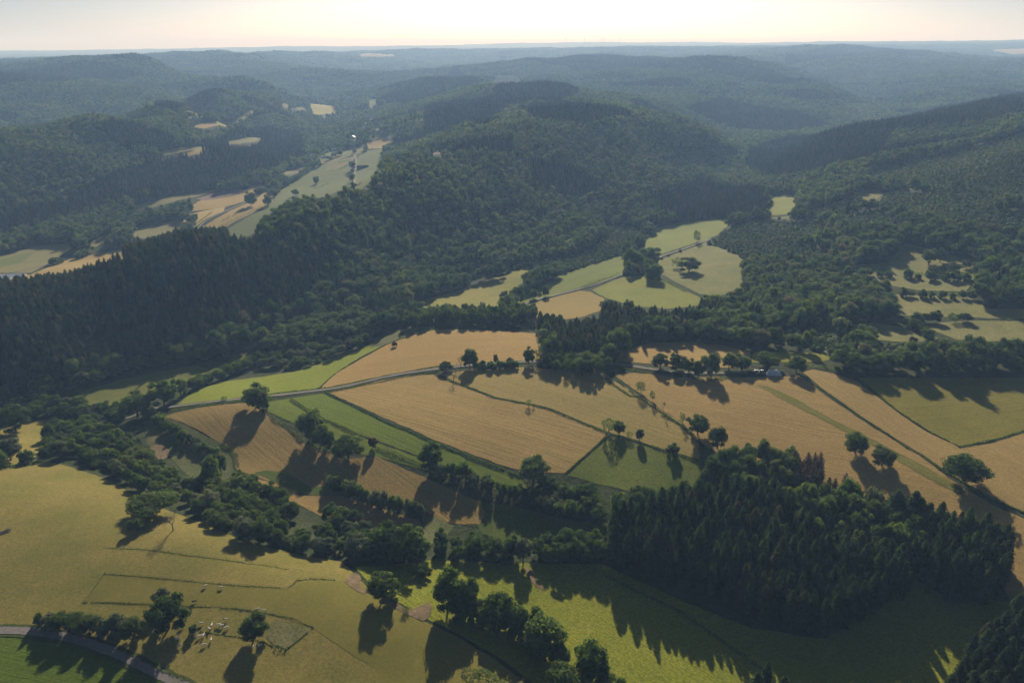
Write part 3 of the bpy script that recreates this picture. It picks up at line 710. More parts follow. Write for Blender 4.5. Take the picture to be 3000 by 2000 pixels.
def crown(name, mat, seed, r=6.0, z0=0.2, z1=14.0, nl=14, leaves=1300, size=0.55, core=2, lumps=0.42, squash=0.85, gap=0.0, jit=0.5):
    rng = np.random.default_rng(seed)
    S = Soup()
    cz, hz = (z0 + z1) / 2, (z1 - z0) / 2
    k = np.arange(nl) + 0.5
    ph = np.arccos(1 - 2 * k / nl * 0.93); th = np.pi * (1 + 5 ** 0.5) * k + rng.uniform(0, 6)
    dirs = np.stack([np.cos(th) * np.sin(ph), np.sin(th) * np.sin(ph), np.cos(ph)], -1) + rng.normal(0, 0.16, (nl, 3))
    low = dirs[:, 2] < -0.05
    xy = np.linalg.norm(dirs[:, :2], axis=1) + 1e-6
    dirs[low, :2] *= (np.maximum(xy, 0.92) / xy)[low][:, None]
    rad = rng.uniform(0.50, 0.74, nl)
    cen = dirs * rad[:, None] * np.array([r, r, hz]) + np.array([0, 0, cz])
    lr = r * lumps * rng.uniform(0.75, 1.25, nl)
    lr[dirs[:, 2] < -0.4] *= 0.8
    per = np.maximum(6, (leaves * lr ** 2 / (lr ** 2).sum()).astype(int))
    for c, q, n in zip(cen, lr, per):
        d = rng.normal(size=(n * 2, 3)); d /= np.linalg.norm(d, axis=1)[:, None]
        out = (c - np.array([0, 0, cz])) / np.linalg.norm(c - np.array([0, 0, cz]))
        d = d[(d @ out) > -0.35][:n]
        s3 = np.array([1, 1, squash]) * q
        p = c + d * s3 * rng.uniform(0.80, 1.10, (len(d), 1))
        S.quads(p, d + rng.normal(0, jit, d.shape) + np.array([0, 0, 0.25]), size, rng)
        if core:
            co, f = (ICO2 if core > 1 else ICO1)
            co = co * (1 + rng.normal(0, 0.07, (len(co), 1))) * s3 * 0.68 + c
            S.add(co, f)
    if core:
        co, f = ICO2
        S.add(co * np.array([r, r, hz]) * 0.46 + np.array([0, 0, cz]), f)
    return S.mesh(name, mat)
def blob(name, mat, seed, r=6.0, z0=1.0, z1=14.0, leaves=60, size=1.3, sub=2, amp=0.22, nl=9):
    """far tree: one lumpy body plus loose clumps"""
    rng = np.random.default_rng(seed); S = Soup()
    co, f = (ICO2 if sub == 2 else ICO1 if sub == 1 else ICO3)
    cz, hz = (z0 + z1) / 2, (z1 - z0) / 2
    dd = rng.normal(size=(nl, 3)); dd /= np.linalg.norm(dd, axis=1)[:, None]
    bump = np.clip((co @ dd.T - 0.55) / 0.45, 0, 1).max(1)
    q = co * (0.80 + amp * bump + rng.normal(0, 0.05, len(co)))[:, None]
    q[:, 2] = np.where(q[:, 2] < 0, q[:, 2] * 0.9, q[:, 2])
    S.add(q * np.array([r, r, hz]) + np.array([0, 0, cz]), f)
    if leaves:
        d = rng.normal(size=(leaves, 3)); d /= np.linalg.norm(d, axis=1)[:, None]; d[:, 2] = np.abs(d[:, 2]) - 0.3
        bb = np.clip((d @ dd.T - 0.55) / 0.45, 0, 1).max(1)
        S.quads(d * (0.84 + amp * bb)[:, None] * np.array([r, r, hz]) + np.array([0, 0, cz]), d + rng.normal(0, 0.6, d.shape), size, rng)
    return S.mesh(name, mat)
def trunk(name, seed, h=9.0, rad=0.35, limbs=5, reach=3.6, z1=3.0, mat=None):
    rng = np.random.default_rng(seed); S = Soup()
    x = np.cumsum(rng.normal(0, 0.12, (6, 2)), 0)
    pts = np.column_stack([x, np.linspace(-0.6, h, 6)]); pts[0, :2] = 0; pts[1, :2] *= 0.3
    S.tube(pts, np.array([1.5, 1.0, 0.85, 0.65, 0.45, 0.15]) * rad, 7)
    for i in range(limbs):
        a = i * 2.4 + rng.uniform(0, 1); zz = z1 + (h - z1) * 0.55 * i / max(1, limbs - 1)
        e = np.array([math.cos(a) * reach, math.sin(a) * reach, zz + rng.uniform(1.5, 3.2)])
        s0 = np.array([0, 0, zz]); mid = s0 * .5 + e * .5 + np.array([0, 0, -0.3])
        S.tube([s0, mid, e], [rad * .5, rad * .33, rad * .1], 5)
    return S.mesh(name, mat or BARK)
def bare(name, seed, h=12.0, r=5.0, mat=None, depth=4, fine=0.05, thick=0.3):
    rng = np.random.default_rng(seed); S = Soup()
    def grow(p, d, l, rad, k):
        e = p + d * l
        m_ = (p + e) / 2 + rng.normal(0, l * 0.06, 3)
        S.tube([p, m_, e], [rad, rad * 0.8, rad * 0.6], 4 if k else 3)
        if k == 0: return
        for i in range(3 if k > 1 else 4):
            nd = d + rng.normal(0, 0.55, 3); nd[2] += 0.12; nd /= np.linalg.norm(nd)
            grow(e, nd, l * rng.uniform(0.62, 0.85), max(rad * 0.55, fine), k - 1)
    S.tube([(0, 0, -0.5), (0.1, 0, h * 0.15), (0, 0.1, h * 0.27)], [thick * 1.3, thick, thick * 0.85], 6)
    for i in range(4):
        a = i * 1.6 + rng.uniform(0, .6)
        d = np.array([math.cos(a) * 0.7, math.sin(a) * 0.7, 1.0]); d /= np.linalg.norm(d)
        grow(np.array([0, 0.05, h * 0.25]), d, h * 0.24, thick * 0.6, depth)
    me = S.mesh(name, mat or TWIG)
    return me
def spruce(name, mat, seed, H=22.0, Rm=2.9, levels=13, arms=9, z0=2.0, core=True, wid=0.42, p=0.62, full=0.55, fluff=0):
    rng = np.random.default_rng(seed); S = Soup()
    co, f = [], []
    for l in range(levels):
        t = l / (levels - 1)
        z = z0 + (H - 0.4 - z0) * (t ** 0.92)
        rr = Rm * min(1.0, (1 - t) / full) ** p * (0.88 + 0.12 * math.sin(l * 2.3)) + 0.2
        n = max(5, int(arms * (1 - t * 0.45)))
        a0 = rng.uniform(0, 6.28)
        for k in range(n):
            a = a0 + k * 2 * math.pi / n + rng.normal(0, 0.12)
            r_ = rr * rng.uniform(0.75, 1.15); w = r_ * wid * rng.uniform(0.8, 1.25)
            dz = rng.uniform(-0.15, 0.15) * rr
            ca, sa = math.cos(a), math.sin(a)
            b = len(co)
            th = (H / levels) * 0.75
            co += [(0, 0, z + th * 0.9), (ca * r_ * .6 - sa * w, sa * r_ * .6 + ca * w, z - r_ * .22 + dz), (ca * r_, sa * r_, z - r_ * .30 + dz),
                   (ca * r_ * .6 + sa * w, sa * r_ * .6 - ca * w, z - r_ * .22 + dz), (ca * r_ * .55, sa * r_ * .55, z + th * 0.25 + dz)]
            f += [(b, b + 1, b + 4), (b + 1, b + 2, b + 4), (b + 2, b + 3, b + 4), (b + 3, b, b + 4)]
    S.add(co, f)
    S.add([(0, 0, H + 0.1), (0.12, 0, H - 1.4), (-0.1, 0.1, H - 1.4), (-0.05, -0.1, H - 1.4)], [(0, 1, 2), (0, 2, 3), (0, 3, 1)])
    if fluff:
        tt = rng.uniform(0.25, 1, fluff) ** 0.8; a = rng.uniform(0, 6.283, fluff)
        rr = (Rm * np.minimum(1, (1 - tt) / full) ** p + 0.15) * rng.uniform(0.75, 1.08, fluff)
        c_ = np.column_stack([np.cos(a) * rr, np.sin(a) * rr, z0 + (H - z0) * tt - rr * 0.2])
        S.quads(c_, np.column_stack([np.cos(a), np.sin(a), np.full(fluff, 0.8)]) + rng.normal(0, .9, (fluff, 3)), 0.36, rng)
    if core:
        n = 7; zs = [z0 + 0.5, z0 + (H - z0) * (1 - full * 0.8), H - 0.8]; rs = [Rm * 0.66, Rm * 0.60, 0.05]
        c2 = [(math.cos(i * 6.283 / n) * r_, math.sin(i * 6.283 / n) * r_, z) for z, r_ in zip(zs, rs) for i in range(n)]
        f2 = [(j * n + i, j * n + (i + 1) % n, (j + 1) * n + (i + 1) % n, (j + 1) * n + i) for j in range(2) for i in range(n)]
        S.add(c2, f2)
    return S.mesh(name, mat)

def meshset(fn, n, **kw): return [fn(seed=100 + i * 7 + len(kw), **kw) for i in range(n)]
CR = {}
CR['round'] = [crown("crown", LM['broad'], 11 + i, nl=14 + i % 3 * 4, leaves=2000, size=0.40, lumps=(0.44, 0.38, 0.34)[i % 3], squash=0.8 + 0.1 * (i % 2)) for i in range(6)]
CR['bright'] = [crown("crown", LM['bright'], 31 + i, nl=15, leaves=1700, size=0.42) for i in range(3)]
CR['willow'] = [crown("crown", LM['willow'], 41 + i, nl=18, leaves=1500, size=0.42, lumps=0.34) for i in range(3)]
CR['tall'] = [crown("crown", LM['broad'], 51 + i, r=4.2, z0=0.6, z1=15.0, nl=15, leaves=1400, size=0.42, lumps=0.44, squash=1.2) for i in range(4)]
CR['loose'] = [crown("crown", LM['broad'], 61 + i, nl=13, leaves=1300, size=0.36, core=0, lumps=0.38) for i in range(3)]
CR['copper'] = [crown("crown", LM['copper'], 66, nl=14, leaves=1300, size=0.45)]
CR['bush'] = [crown("crown", LM['broad'], 71 + i, r=3.0, z0=-0.6, z1=5.0, nl=9, leaves=500, size=0.34, lumps=0.5) for i in range(4)]
CR['greybush'] = [crown("crown", LM['willow'], 76 + i, r=3.0, z0=-0.6, z1=5.0, nl=9, leaves=500, size=0.34, lumps=0.5) for i in range(2)]
CR['spruce'] = [spruce("crown", LM['spruce'], 81 + i, H=20.0 + i % 2, Rm=2.8, levels=17, arms=9, full=0.30 + 0.03 * i, fluff=520) for i in range(5)]
CR['deadspruce'] = [spruce("crown", LM['dead'], 91 + i, H=18.0, Rm=2.0, levels=13, arms=8, core=False, wid=0.26, z0=4, fluff=120) for i in range(2)]
TR = {'round': [trunk("trunk", 5 + i) for i in range(3)], 'tall': [trunk("trunk", 15 + i, h=11, rad=0.28, reach=2.2) for i in range(2)],
      'bush': [trunk("trunk", 25, h=3.0, rad=0.15, limbs=4, reach=1.6, z1=0.6)], 'spruce': [trunk("trunk", 35, h=19, rad=0.24, limbs=0)]}
NOM = {'round': (12.0, 14.2, 'round'), 'bright': (12.0, 14.2, 'round'), 'willow': (12.0, 14.2, 'round'), 'loose': (12.0, 14.2, 'round'), 'copper': (12.0, 14.2, 'round'),
       'tall': (8.6, 15.4, 'tall'), 'bush': (6.3, 5.2, 'bush'), 'greybush': (6.3, 5.2, 'bush'), 'spruce': (5.6, 20.8, 'spruce'), 'deadspruce': (3.6, 18.6, 'spruce')}
NAMES = {'round': 'broadleaf_tree', 'bright': 'broadleaf_tree', 'willow': 'willow_tree', 'loose': 'thin_tree', 'copper': 'copper_beech', 'tall': 'broadleaf_tree', 'bush': 'bush', 'greybush': 'bush',
         'spruce': 'spruce_tree', 'deadspruce': 'dead_spruce', 'bare': 'bare_tree'}
BARE = [bare("branches", 3), bare("branches", 8, depth=3)]
TREES = []                                        # every tree standing on its own: (x, y, radius)
trng = random.Random(42)
def plant(kind, x, y, w, h, label=None, group=None, cat=None, z=None, note=True):
    z = float(height(x, y)) if z is None else z
    root = bpy.data.objects.new(NAMES[kind], None)
    sc.collection.objects.link(root)
    root.empty_display_size = 1
    root.location = (x, y, z + 0.05)
    root.rotation_euler = (trng.uniform(-.03, .03), trng.uniform(-.03, .03), trng.uniform(0, 6.28))
    if kind == 'bare':
        root.scale = (w / 10.5, w / 10.5, h / 12.5)
        link("branches", BARE[trng.randrange(2)], root)
    else:
        nw, nh, tk = NOM[kind]
        root.scale = (w / nw * trng.uniform(.94, 1.06), w / nw * trng.uniform(.94, 1.06), h / nh)
        link("trunk", trng.choice(TR[tk]), root)
        link("crown", trng.choice(CR[kind]), root)
    tag(root, label, cat or ('bush' if 'bush' in kind else 'tree'), group)
    if note: TREES.append((x, y, w / 2))
    return root
def px_scale(x, y):
    z = float(height(x, y)); dz = z - CAM_H
    dep = y * CP - dz * SP
    ang = math.atan2(-dz, math.hypot(x, y))
    return dep / F_PX, ang
def tree_px(u, v, wp, hp, kind, label, ymin=120, group=None, cat=None):
    x, y = ground_at([u], [v], ymin); x, y = float(x[0]), float(y[0])
    mpp, ang = px_scale(x, y)
    w = wp * mpp
    h = max(0.55 * w if kind not in ('bush', 'greybush') else 0.45 * w, (hp * mpp - 0.28 * w * math.sin(ang)) / math.cos(ang))
    y += 0.10 * w
    return plant(kind, x, y, w, h, label, group, cat)
ORD = "first second third fourth fifth sixth seventh eighth ninth tenth eleventh twelfth thirteenth fourteenth fifteenth sixteenth seventeenth eighteenth nineteenth twentieth".split()
def nth(i):
    if i < 20: return ORD[i]
    n = i + 1
    return {2: 'twenty', 3: 'thirty', 4: 'forty', 5: 'fifty', 6: 'sixty', 7: 'seventy', 8: 'eighty', 9: 'ninety'}.get(n // 10, str(n)) + ('-' + ORD[n % 10 - 1] if n % 10 else 'th')
LOOK = {'round': 'round dark green tree', 'bright': 'fresh green tree', 'willow': 'pale grey-green willow', 'tall': 'tall narrow green tree', 'loose': 'thin-leaved tree', 'copper': 'dark copper tree',
        'bush': 'rounded green bush', 'greybush': 'grey-green bush', 'spruce': 'dark pointed spruce', 'deadspruce': 'brown dead spruce', 'bare': 'leafless tree'}
def number_labels(items, where, group):
    """items: (root, u, kind), labelled by their order along the row within each look"""
    items.sort(key=lambda t: t[1])
    total = {}
    for r_, u, k in items: total[k] = total.get(k, 0) + 1
    cnt = {}
    for r_, u, k in items:
        i = cnt.get(k, 0); cnt[k] = i + 1
        lab = f"{LOOK[k]} {where}" if total[k] == 1 else f"{LOOK[k]}, {nth(i)} from left {where}"
        tag(r_, lab, None, group)
def poisson(poly, dist, seed, tries=None):
    rr = random.Random(seed)
    pa = np.array(poly); x0, y0 = pa.min(0); x1, y1 = pa.max(0)
    n = int(tries or 60 + 9 * (x1 - x0) * (y1 - y0) / dist ** 2)
    cand = np.array([(rr.uniform(x0, x1), rr.uniform(y0, y1)) for _ in range(n)])
    cand = cand[inside(poly, cand[:, 0], cand[:, 1])]
    out = []; cell = {}
    for x, y in cand:
        k = (int(x // dist), int(y // dist)); ok = True
        for a in (-1, 0, 1):
            for b in (-1, 0, 1):
                for q in cell.get((k[0] + a, k[1] + b), ()):
                    if (q[0] - x) ** 2 + (q[1] - y) ** 2 < dist * dist: ok = False
        if ok: cell.setdefault(k, []).append((x, y)); out.append((float(x), float(y)))
    return out
def pick(kinds): return trng.choices([k for k, _ in kinds], [w for _, w in kinds])[0]
DEFER = []
def belt(px, kinds, w, h, dist, where, group, ymin=120, seed=1, keep=None):
    poly = to_world(px, ymin)
    its = []
    for x, y in poisson(poly, dist, seed):
        if any((x - a) ** 2 + (y - b) ** 2 < (0.45 * r_ + 1.6) ** 2 for a, b, r_ in TREES[:400]): continue
        k = pick(kinds); f = trng.uniform(0, 1)
        ww = w[0] + (w[1] - w[0]) * f; hh = h[0] + (h[1] - h[0]) * min(1, max(0, f + trng.uniform(-.25, .25)))
        if 'bush' in k: ww *= 0.8; hh *= 0.45
        if k == 'tall': ww *= 0.72
        u, v = project(x, y, float(height(x, y)))
        its.append([(k, x, y, ww, hh), float(u), k])
        TREES.append((x, y, ww / 2))
    DEFER.append((its, where, group))
    return its
def row(px, kinds, w, h, step, where, group, wid=2.0, ymin=120):
    line = to_world(px, ymin)
    pts = np.array(dense([tuple(p) for p in line], step, False))
    its = []
    for p in pts:
        k = pick(kinds); f = trng.random()
        x, y = p[0] + trng.uniform(-wid, wid), p[1] + trng.uniform(-wid, wid)
        ww = w[0] + (w[1] - w[0]) * f; hh = h[0] + (h[1] - h[0]) * min(1, max(0, f + trng.uniform(-.3, .3)))
        if k == 'tall': ww *= 0.75
        u, v = project(x, y, float(height(x, y)))
        its.append([(k, x, y, ww, hh), float(u), k])
        TREES.append((x, y, ww / 2))
    DEFER.append((its, where, group))
    return its
def hedge(px, w, h, label, mat=None, dens=9.0, ymin=120, gap=0.14, name='hedge', cat='hedge'):
    """low bank of leaves along a field edge: one thing"""
    line = np.array(dense([tuple(p) for p in to_world(px, ymin)], 1.5, False, 0.12, int(px[0][0])))
    rng = np.random.default_rng(int(px[0][0] + px[0][1]))
    if h < 0.7: gap, dens, w, h = 0.2, dens * 0.55, w * 0.75, h * 0.8
    x0, y0 = line[len(line) // 2]; z0 = float(height(x0, y0))
    big = max(1.0, y0 / 700)
    n = len(line)
    keep = vnoise(np.arange(n) / 6.0 + x0, np.full(n, y0)) > (-1 + 2 * gap)
    hh = h * (0.65 + 0.55 * (vnoise(np.arange(n) / 5.0 + 3.3, np.full(n, y0 + 7)) + 0.5))
    k = max(2, int(dens * 1.5 / big ** 2))
    idx = np.repeat(np.where(keep)[0], k)
    t = rng.uniform(-1, 1, len(idx)); a = rng.uniform(0, np.pi, len(idx))
    rr = rng.uniform(0.55, 1, len(idx))
    tan_ = np.gradient(line, axis=0); tan_ /= np.linalg.norm(tan_, axis=1)[:, None] + 1e-9
    nr = np.stack([-tan_[:, 1], tan_[:, 0]], -1)[idx]
    base = line[idx] + tan_[idx] * (rng.uniform(-.8, .8, len(idx)))[:, None]
    off = np.cos(a) * rr * w / 2
    xy = base + nr * off[:, None]
    up = np.sin(a) * rr * hh[idx]
    z = height(xy[:, 0], xy[:, 1]) + up + 0.1
    nrm = np.column_stack([nr * np.cos(a)[:, None], np.sin(a)]) + rng.normal(0, 0.5, (len(idx), 3))
    S = Soup()
    S.quads(np.column_stack([xy[:, 0] - x0, xy[:, 1] - y0, z - z0]), nrm, min(0.42, 0.25 + 0.18 * h) * big, rng)
    o = link(name, S.mesh(name, mat or LM['broad']))
    o.location = (x0, y0, z0)
    tag(o, label, cat, "hedges and grassy banks along the fields")
    return o

# ------------------------------------------------------------------ scattered woods (stuff)
def scatter(name, meshes, pts, label=None):
    """pts: (x, y, z, rot, sxy, sz); one object, the trees of a far-off wood nobody could count"""
    pts = np.asarray(pts, float)
    colc = bpy.data.collections.new(name + "_forms")
    for i, me in enumerate(meshes):
        o = bpy.data.objects.new(f"{name}_form_{i}", me); colc.objects.link(o)
    me = bpy.data.meshes.new(name)
    me.vertices.add(len(pts)); me.vertices.foreach_set("co", pts[:, :3].astype(np.float32).ravel())
    rng = np.random.default_rng(len(pts))
    A = me.attributes.new("turn", 'FLOAT_VECTOR', 'POINT'); t = np.zeros((len(pts), 3), np.float32); t[:, 2] = pts[:, 3]; A.data.foreach_set("vector", t.ravel())
    A = me.attributes.new("size", 'FLOAT_VECTOR', 'POINT'); t = np.stack([pts[:, 4], pts[:, 4], pts[:, 5]], -1).astype(np.float32); A.data.foreach_set("vector", t.ravel())
    A = me.attributes.new("form", 'INT', 'POINT'); A.data.foreach_set("value", rng.integers(0, len(meshes), len(pts)).astype(np.int32))
    me.update()
    o = link(name, me)
    ng = bpy.data.node_groups.new(name, 'GeometryNodeTree')
    ng.interface.new_socket("Geometry", in_out='INPUT', socket_type='NodeSocketGeometry')
    ng.interface.new_socket("Geometry", in_out='OUTPUT', socket_type='NodeSocketGeometry')
    gi, go = ng.nodes.new("NodeGroupInput"), ng.nodes.new("NodeGroupOutput")
    ci = ng.nodes.new("GeometryNodeCollectionInfo"); ci.inputs[0].default_value = colc; ci.inputs["Separate Children"].default_value = True; ci.inputs["Reset Children"].default_value = True
    ip = ng.nodes.new("GeometryNodeInstanceOnPoints"); ip.inputs["Pick Instance"].default_value = True
    def att(nm, ty):
        a = ng.nodes.new("GeometryNodeInputNamedAttribute"); a.data_type = ty; a.inputs[0].default_value = nm; return a.outputs[0]
    ng.links.new(gi.outputs[0], ip.inputs["Points"]); ng.links.new(ci.outputs[0], ip.inputs["Instance"])
    ng.links.new(att("form", 'INT'), ip.inputs["Instance Index"])
    e2r = ng.nodes.new("FunctionNodeEulerToRotation"); ng.links.new(att("turn", 'FLOAT_VECTOR'), e2r.inputs[0]); ng.links.new(e2r.outputs[0], ip.inputs["Rotation"])
    ng.links.new(att("size", 'FLOAT_VECTOR'), ip.inputs["Scale"])
    ng.links.new(ip.outputs[0], go.inputs[0])
    md = o.modifiers.new("trees", 'NODES'); md.node_group = ng
    o["kind"] = 'stuff'
    return o
# ------------------------------------------------------------------ single trees, traced one by one
BELT_G = "trees of the long belt above the left pasture"
one = [
 (745, 1872, 90, 76, 'round', "round dark oak with small pale cows in its shade"),
 (490, 1848, 122, 108, 'round', "wide dark tree beside the end of the laneside bushes"),
 (474, 1772, 56, 52, 'willow', "small grey-green domed tree just above the wide dark tree"),
 (566, 1855, 28, 26, 'round', "tiny pollard tree between the cows and the wide dark tree"),
 (113, 1832, 32, 38, 'bush', "small round bush alone at the left end of the laneside bushes"),
 (505, 1556, 54, 72, 'bare', "leafless grey tree standing out in the left pasture"),
 (398, 1556, 52, 42, 'round', "small low tree beside the leafless grey tree"),
 (434, 1512, 118, 78, 'round', "large double-domed tree bulging from the belt into the left pasture"),
 (28, 1350, 78, 78, 'willow', "pale loose tree at the left frame edge above the pasture"),
 (-8, 1372, 60, 70, 'round', "tree cut by the left frame edge above the pasture"),
 (78, 1356, 46, 44, 'bush', "bush between the pale edge tree and the thick belt"),
 (40, 1268, 96, 92, 'round', "big dark round tree by the river at the left frame edge"),
 (-15, 1262, 70, 80, 'round', "dark tree half outside the left frame edge by the river"),
 (1122, 1760, 84, 86, 'round', "lone oak at the bracken strip in front of the bright meadow"),
 (1158, 1740, 36, 52, 'tall', "slim tree leaning on the right side of the lone bracken oak"),
 (1240, 1690, 52, 44, 'round', "small open tree at the corner of the bright meadow"),
 (1190, 1795, 22, 22, 'loose', "tiny thin tree on the bracken strip"),
 (1312, 1792, 108, 130, 'round', "tallest dark tree at the head of the diagonal tree group"),
 (1368, 1800, 84, 108, 'round', "broad dark tree second in the diagonal tree group"),
 (1460, 1836, 108, 108, 'round', "grey-headed wide tree in the middle of the diagonal tree group"),
 (1520, 1868, 70, 92, 'tall', "bright leafy narrow tree in the diagonal tree group"),
 (1566, 1880, 60, 100, 'tall', "narrow pointed tree in the diagonal tree group"),
 (1592, 1926, 122, 130, 'round', "large rounded tree at the lower end of the diagonal tree group"),
 (1648, 1945, 50, 40, 'bush', "low bush at the foot of the diagonal tree group"),
 (1732, 2010, 118, 128, 'round', "dark tree at the bottom edge beside the bright meadow"),
 (1655, 2068, 140, 120, 'bright', "fresh green crown cut by the bottom edge"),
 (1780, 2060, 90, 90, 'round', "low dark tree beside the fresh green crown at the bottom edge"),
 (1415, 2040, 120, 70, 'loose', "feathery open tree at the bottom edge below the diagonal tree group"),
 # centre
 (752, 1194, 82, 76, 'round', "big round tree on the lane bend casting a long shadow over stubble"),
 (770, 1206, 42, 62, 'willow', "pale slim tree leaning against the big lane-bend tree"),
 (656, 1174, 16, 15, 'loose', "tiny hawthorn alone above the lane"),
 (906, 1288, 78, 92, 'round', "tall dark tree, leftmost of the cluster on the green strips"),
 (938, 1312, 56, 78, 'tall', "narrow dark tree inside the cluster on the green strips"),
 (958, 1318, 50, 66, 'round', "smaller round tree inside the cluster on the green strips"),
 (1018, 1348, 90, 82, 'round', "broad dark tree, rightmost of the cluster on the green strips"),
 (990, 1330, 40, 46, 'round', "low tree filling the gap in the cluster on the green strips"),
 (1091, 1312, 30, 36, 'copper', "small brownish bush-like tree at the end of a grassy bank"),
 (1262, 1376, 78, 84, 'round', "tall round tree on the lower hedge of the green strip"),
 (1563, 1412, 90, 78, 'round', "round tree at the lower corner of the great stubble field"),
 (1306, 1088, 40, 34, 'round', "squat round tree on the lane junction"),
 (1376, 1080, 50, 60, 'round', "full round tree above the lane junction"),
 (1350, 1078, 28, 42, 'bare', "leafless tree leaning on the full round tree above the junction"),
 (1329, 1120, 34, 40, 'bare', "leafless tree at the top of the diagonal grassy bank"),
 (1415, 1078, 18, 26, 'tall', "small narrow tree in the laneside hedge"),
 (1452, 1066, 15, 30, 'tall', "slim young tree sticking out of the laneside hedge"),
 (1494, 1072, 24, 30, 'willow', "small pale tree at the right end of the laneside hedge"),
 (1549, 1068, 34, 54, 'round', "tall oval tree left of the small wood on the lane"),
 (1583, 1066, 34, 54, 'loose', "thin airy tree touching the small wood on the lane"),
 (1156, 1016, 16, 18, 'copper', "tiny brown bush on the upper edge of the stubble field"),
 (1548, 1190, 14, 24, 'loose', "wind-bent little tree halfway along the diagonal bank"),
 (1563, 1194, 9, 14, 'loose', "tiniest sapling right of the wind-bent little tree"),
 (1783, 1272, 36, 56, 'loose', "sparse tree at the corner where three fields meet"),
 (1815, 1272, 36, 42, 'round', "compact green tree beside the sparse corner tree"),
 (1843, 1284, 18, 24, 'loose', "small thin bush between the corner trees and the pollard"),
 (1873, 1292, 28, 40, 'willow', "grey pollard tree over the dark green triangle meadow"),
 (1971, 1334, 40, 36, 'round', "round bush-like tree at the edge of the dark green triangle meadow"),
 (1878, 1152, 28, 42, 'loose', "slim tree with a small crown beside the ditch"),
 (1911, 1174, 18, 34, 'loose', "lollipop-shaped sapling beside the ditch"),
 (1944, 1208, 9, 36, 'bare', "bare pole-like tree beside the ditch"),
 (1998, 1240, 18, 34, 'loose', "thin young tree near the lower end of the ditch"),
 (2045, 1276, 62, 66, 'round', "round tree at the lower end of the ditch"),
 (2103, 1316, 56, 72, 'bright', "light green tree between the ditch and the mixed wood"),
 (2508, 1332, 74, 68, 'round', "lone oak with a forked trunk in the stubble field"),
 (2586, 1368, 74, 66, 'round', "second lone oak in the stubble field, lower and wider"),
 (2828, 1416, 118, 92, 'round', "huge dome-shaped oak on the bank of the right stubble field"),
 (2764, 1378, 26, 50, 'bare', "leafless tree beside the huge dome-shaped oak"),
 # lane row
 (1935, 1082, 50, 54, 'round', "round oak, leftmost of the row above the lane end"),
 (1982, 1086, 50, 56, 'round', "round oak, second of the row above the lane end"),
 (2018, 1092, 38, 48, 'round', "dense tree, third of the row above the lane end"),
 (2046, 1106, 40, 56, 'tall', "dark low tree in front of the row above the lane end"),
 (2082, 1102, 52, 80, 'tall', "tall full tree in the middle of the row above the lane end"),
 (2136, 1082, 42, 50, 'round', "smaller tree left of the black bales"),
 (2174, 1084, 62, 52, 'round', "broad tree directly behind the left end of the black bales"),
 (2250, 1076, 70, 48, 'round', "broad tree behind the black and white bales"),
 (2334, 1094, 62, 54, 'bright', "bright green dome tree right of the white bales"),
 # upper meadows
 (1478, 886, 28, 38, 'round', "small round tree at the left end of the river meadow trees"),
 (1515, 888, 44, 56, 'round', "larger tree at the left end of the river meadow trees"),
 (1562, 876, 25, 34, 'round', "lone tree on the far lane, left of a pair"),
 (1598, 870, 25, 36, 'round', "lone tree on the far lane, right of a pair"),
 (1785, 910, 60, 34, 'round', "wide tree on the near edge of the tan upper meadow"),
 (1842, 910, 34, 34, 'round', "small round tree behind the middle wood"),
 (1868, 914, 16, 20, 'round', "tiny tree behind the middle wood"),
 (1875, 735, 34, 48, 'round', "dark tree above the far lane junction"),
 (1860, 790, 60, 66, 'round', "largest tree of the far lane junction clump"),
 (1905, 778, 62, 62, 'round', "round-headed tree of the far lane junction clump"),
 (1915, 822, 56, 56, 'round', "lower tree of the far lane junction clump"),
 (1835, 762, 30, 60, 'tall', "slender tall tree beside the far lane junction clump"),
 (1983, 786, 34, 36, 'loose', "small loose tree right of the far lane junction"),
 (2020, 798, 66, 50, 'round', "wide tree with dark shadow in the pale upper meadow"),
 (2042, 712, 24, 42, 'loose', "see-through tree at the end of the far lane"),
 (2722, 775, 38, 50, 'round', "dark tree alone in the upper right meadow"),
 (2755, 770, 38, 46, 'willow', "pale tree next to the dark one in the upper right meadow"),
 (2675, 1005, 26, 22, 'copper', "small brown bush in the small right meadow"),
 # far valley
 (735, 605, 34, 46, 'round', "tall tree between tan strips in the second valley"),
 (784, 604, 26, 36, 'round', "round tree on the green band in the second valley"),
 (866, 575, 22, 24, 'round', "single tree in the green valley field below the village"),
 (927, 540, 18, 26, 'round', "small tree above a short hedge in the second valley"),
]
for u, v, wp, hp, kind, lab in one:
    tree_px(u, v, wp, hp, kind, lab, 1000 if v < 640 else 120)

B = 'round'
belt([(125, 1305), (150, 1262), (235, 1250), (330, 1268), (430, 1330), (540, 1400), (568, 1452), (500, 1478), (400, 1430), (330, 1400), (215, 1338), (130, 1352)],
     [(B, 5), ('tall', 2), ('willow', .8), ('bush', .8)], (9, 14), (9, 15), 8.2, "in the thick upper-left belt", BELT_G, seed=3)
belt([(545, 1470), (640, 1500), (760, 1538), (900, 1578), (1010, 1585), (1100, 1600), (1235, 1620), (1255, 1655), (1150, 1650), (1000, 1628), (860, 1610), (720, 1580), (600, 1535)],
     [(B, 6), ('tall', 1.6), ('willow', 1.4), ('bush', .8)], (9.5, 14.5), (9, 15), 7.8, "in the belt's lower row", BELT_G, seed=4)
belt([(590, 1425), (640, 1405), (760, 1450), (865, 1490), (850, 1530), (720, 1520), (610, 1478)],
     [(B, 5), ('tall', 2), ('bush', 1)], (9, 13), (10, 15), 7.6, "in the belt's upper knot", BELT_G, seed=5)
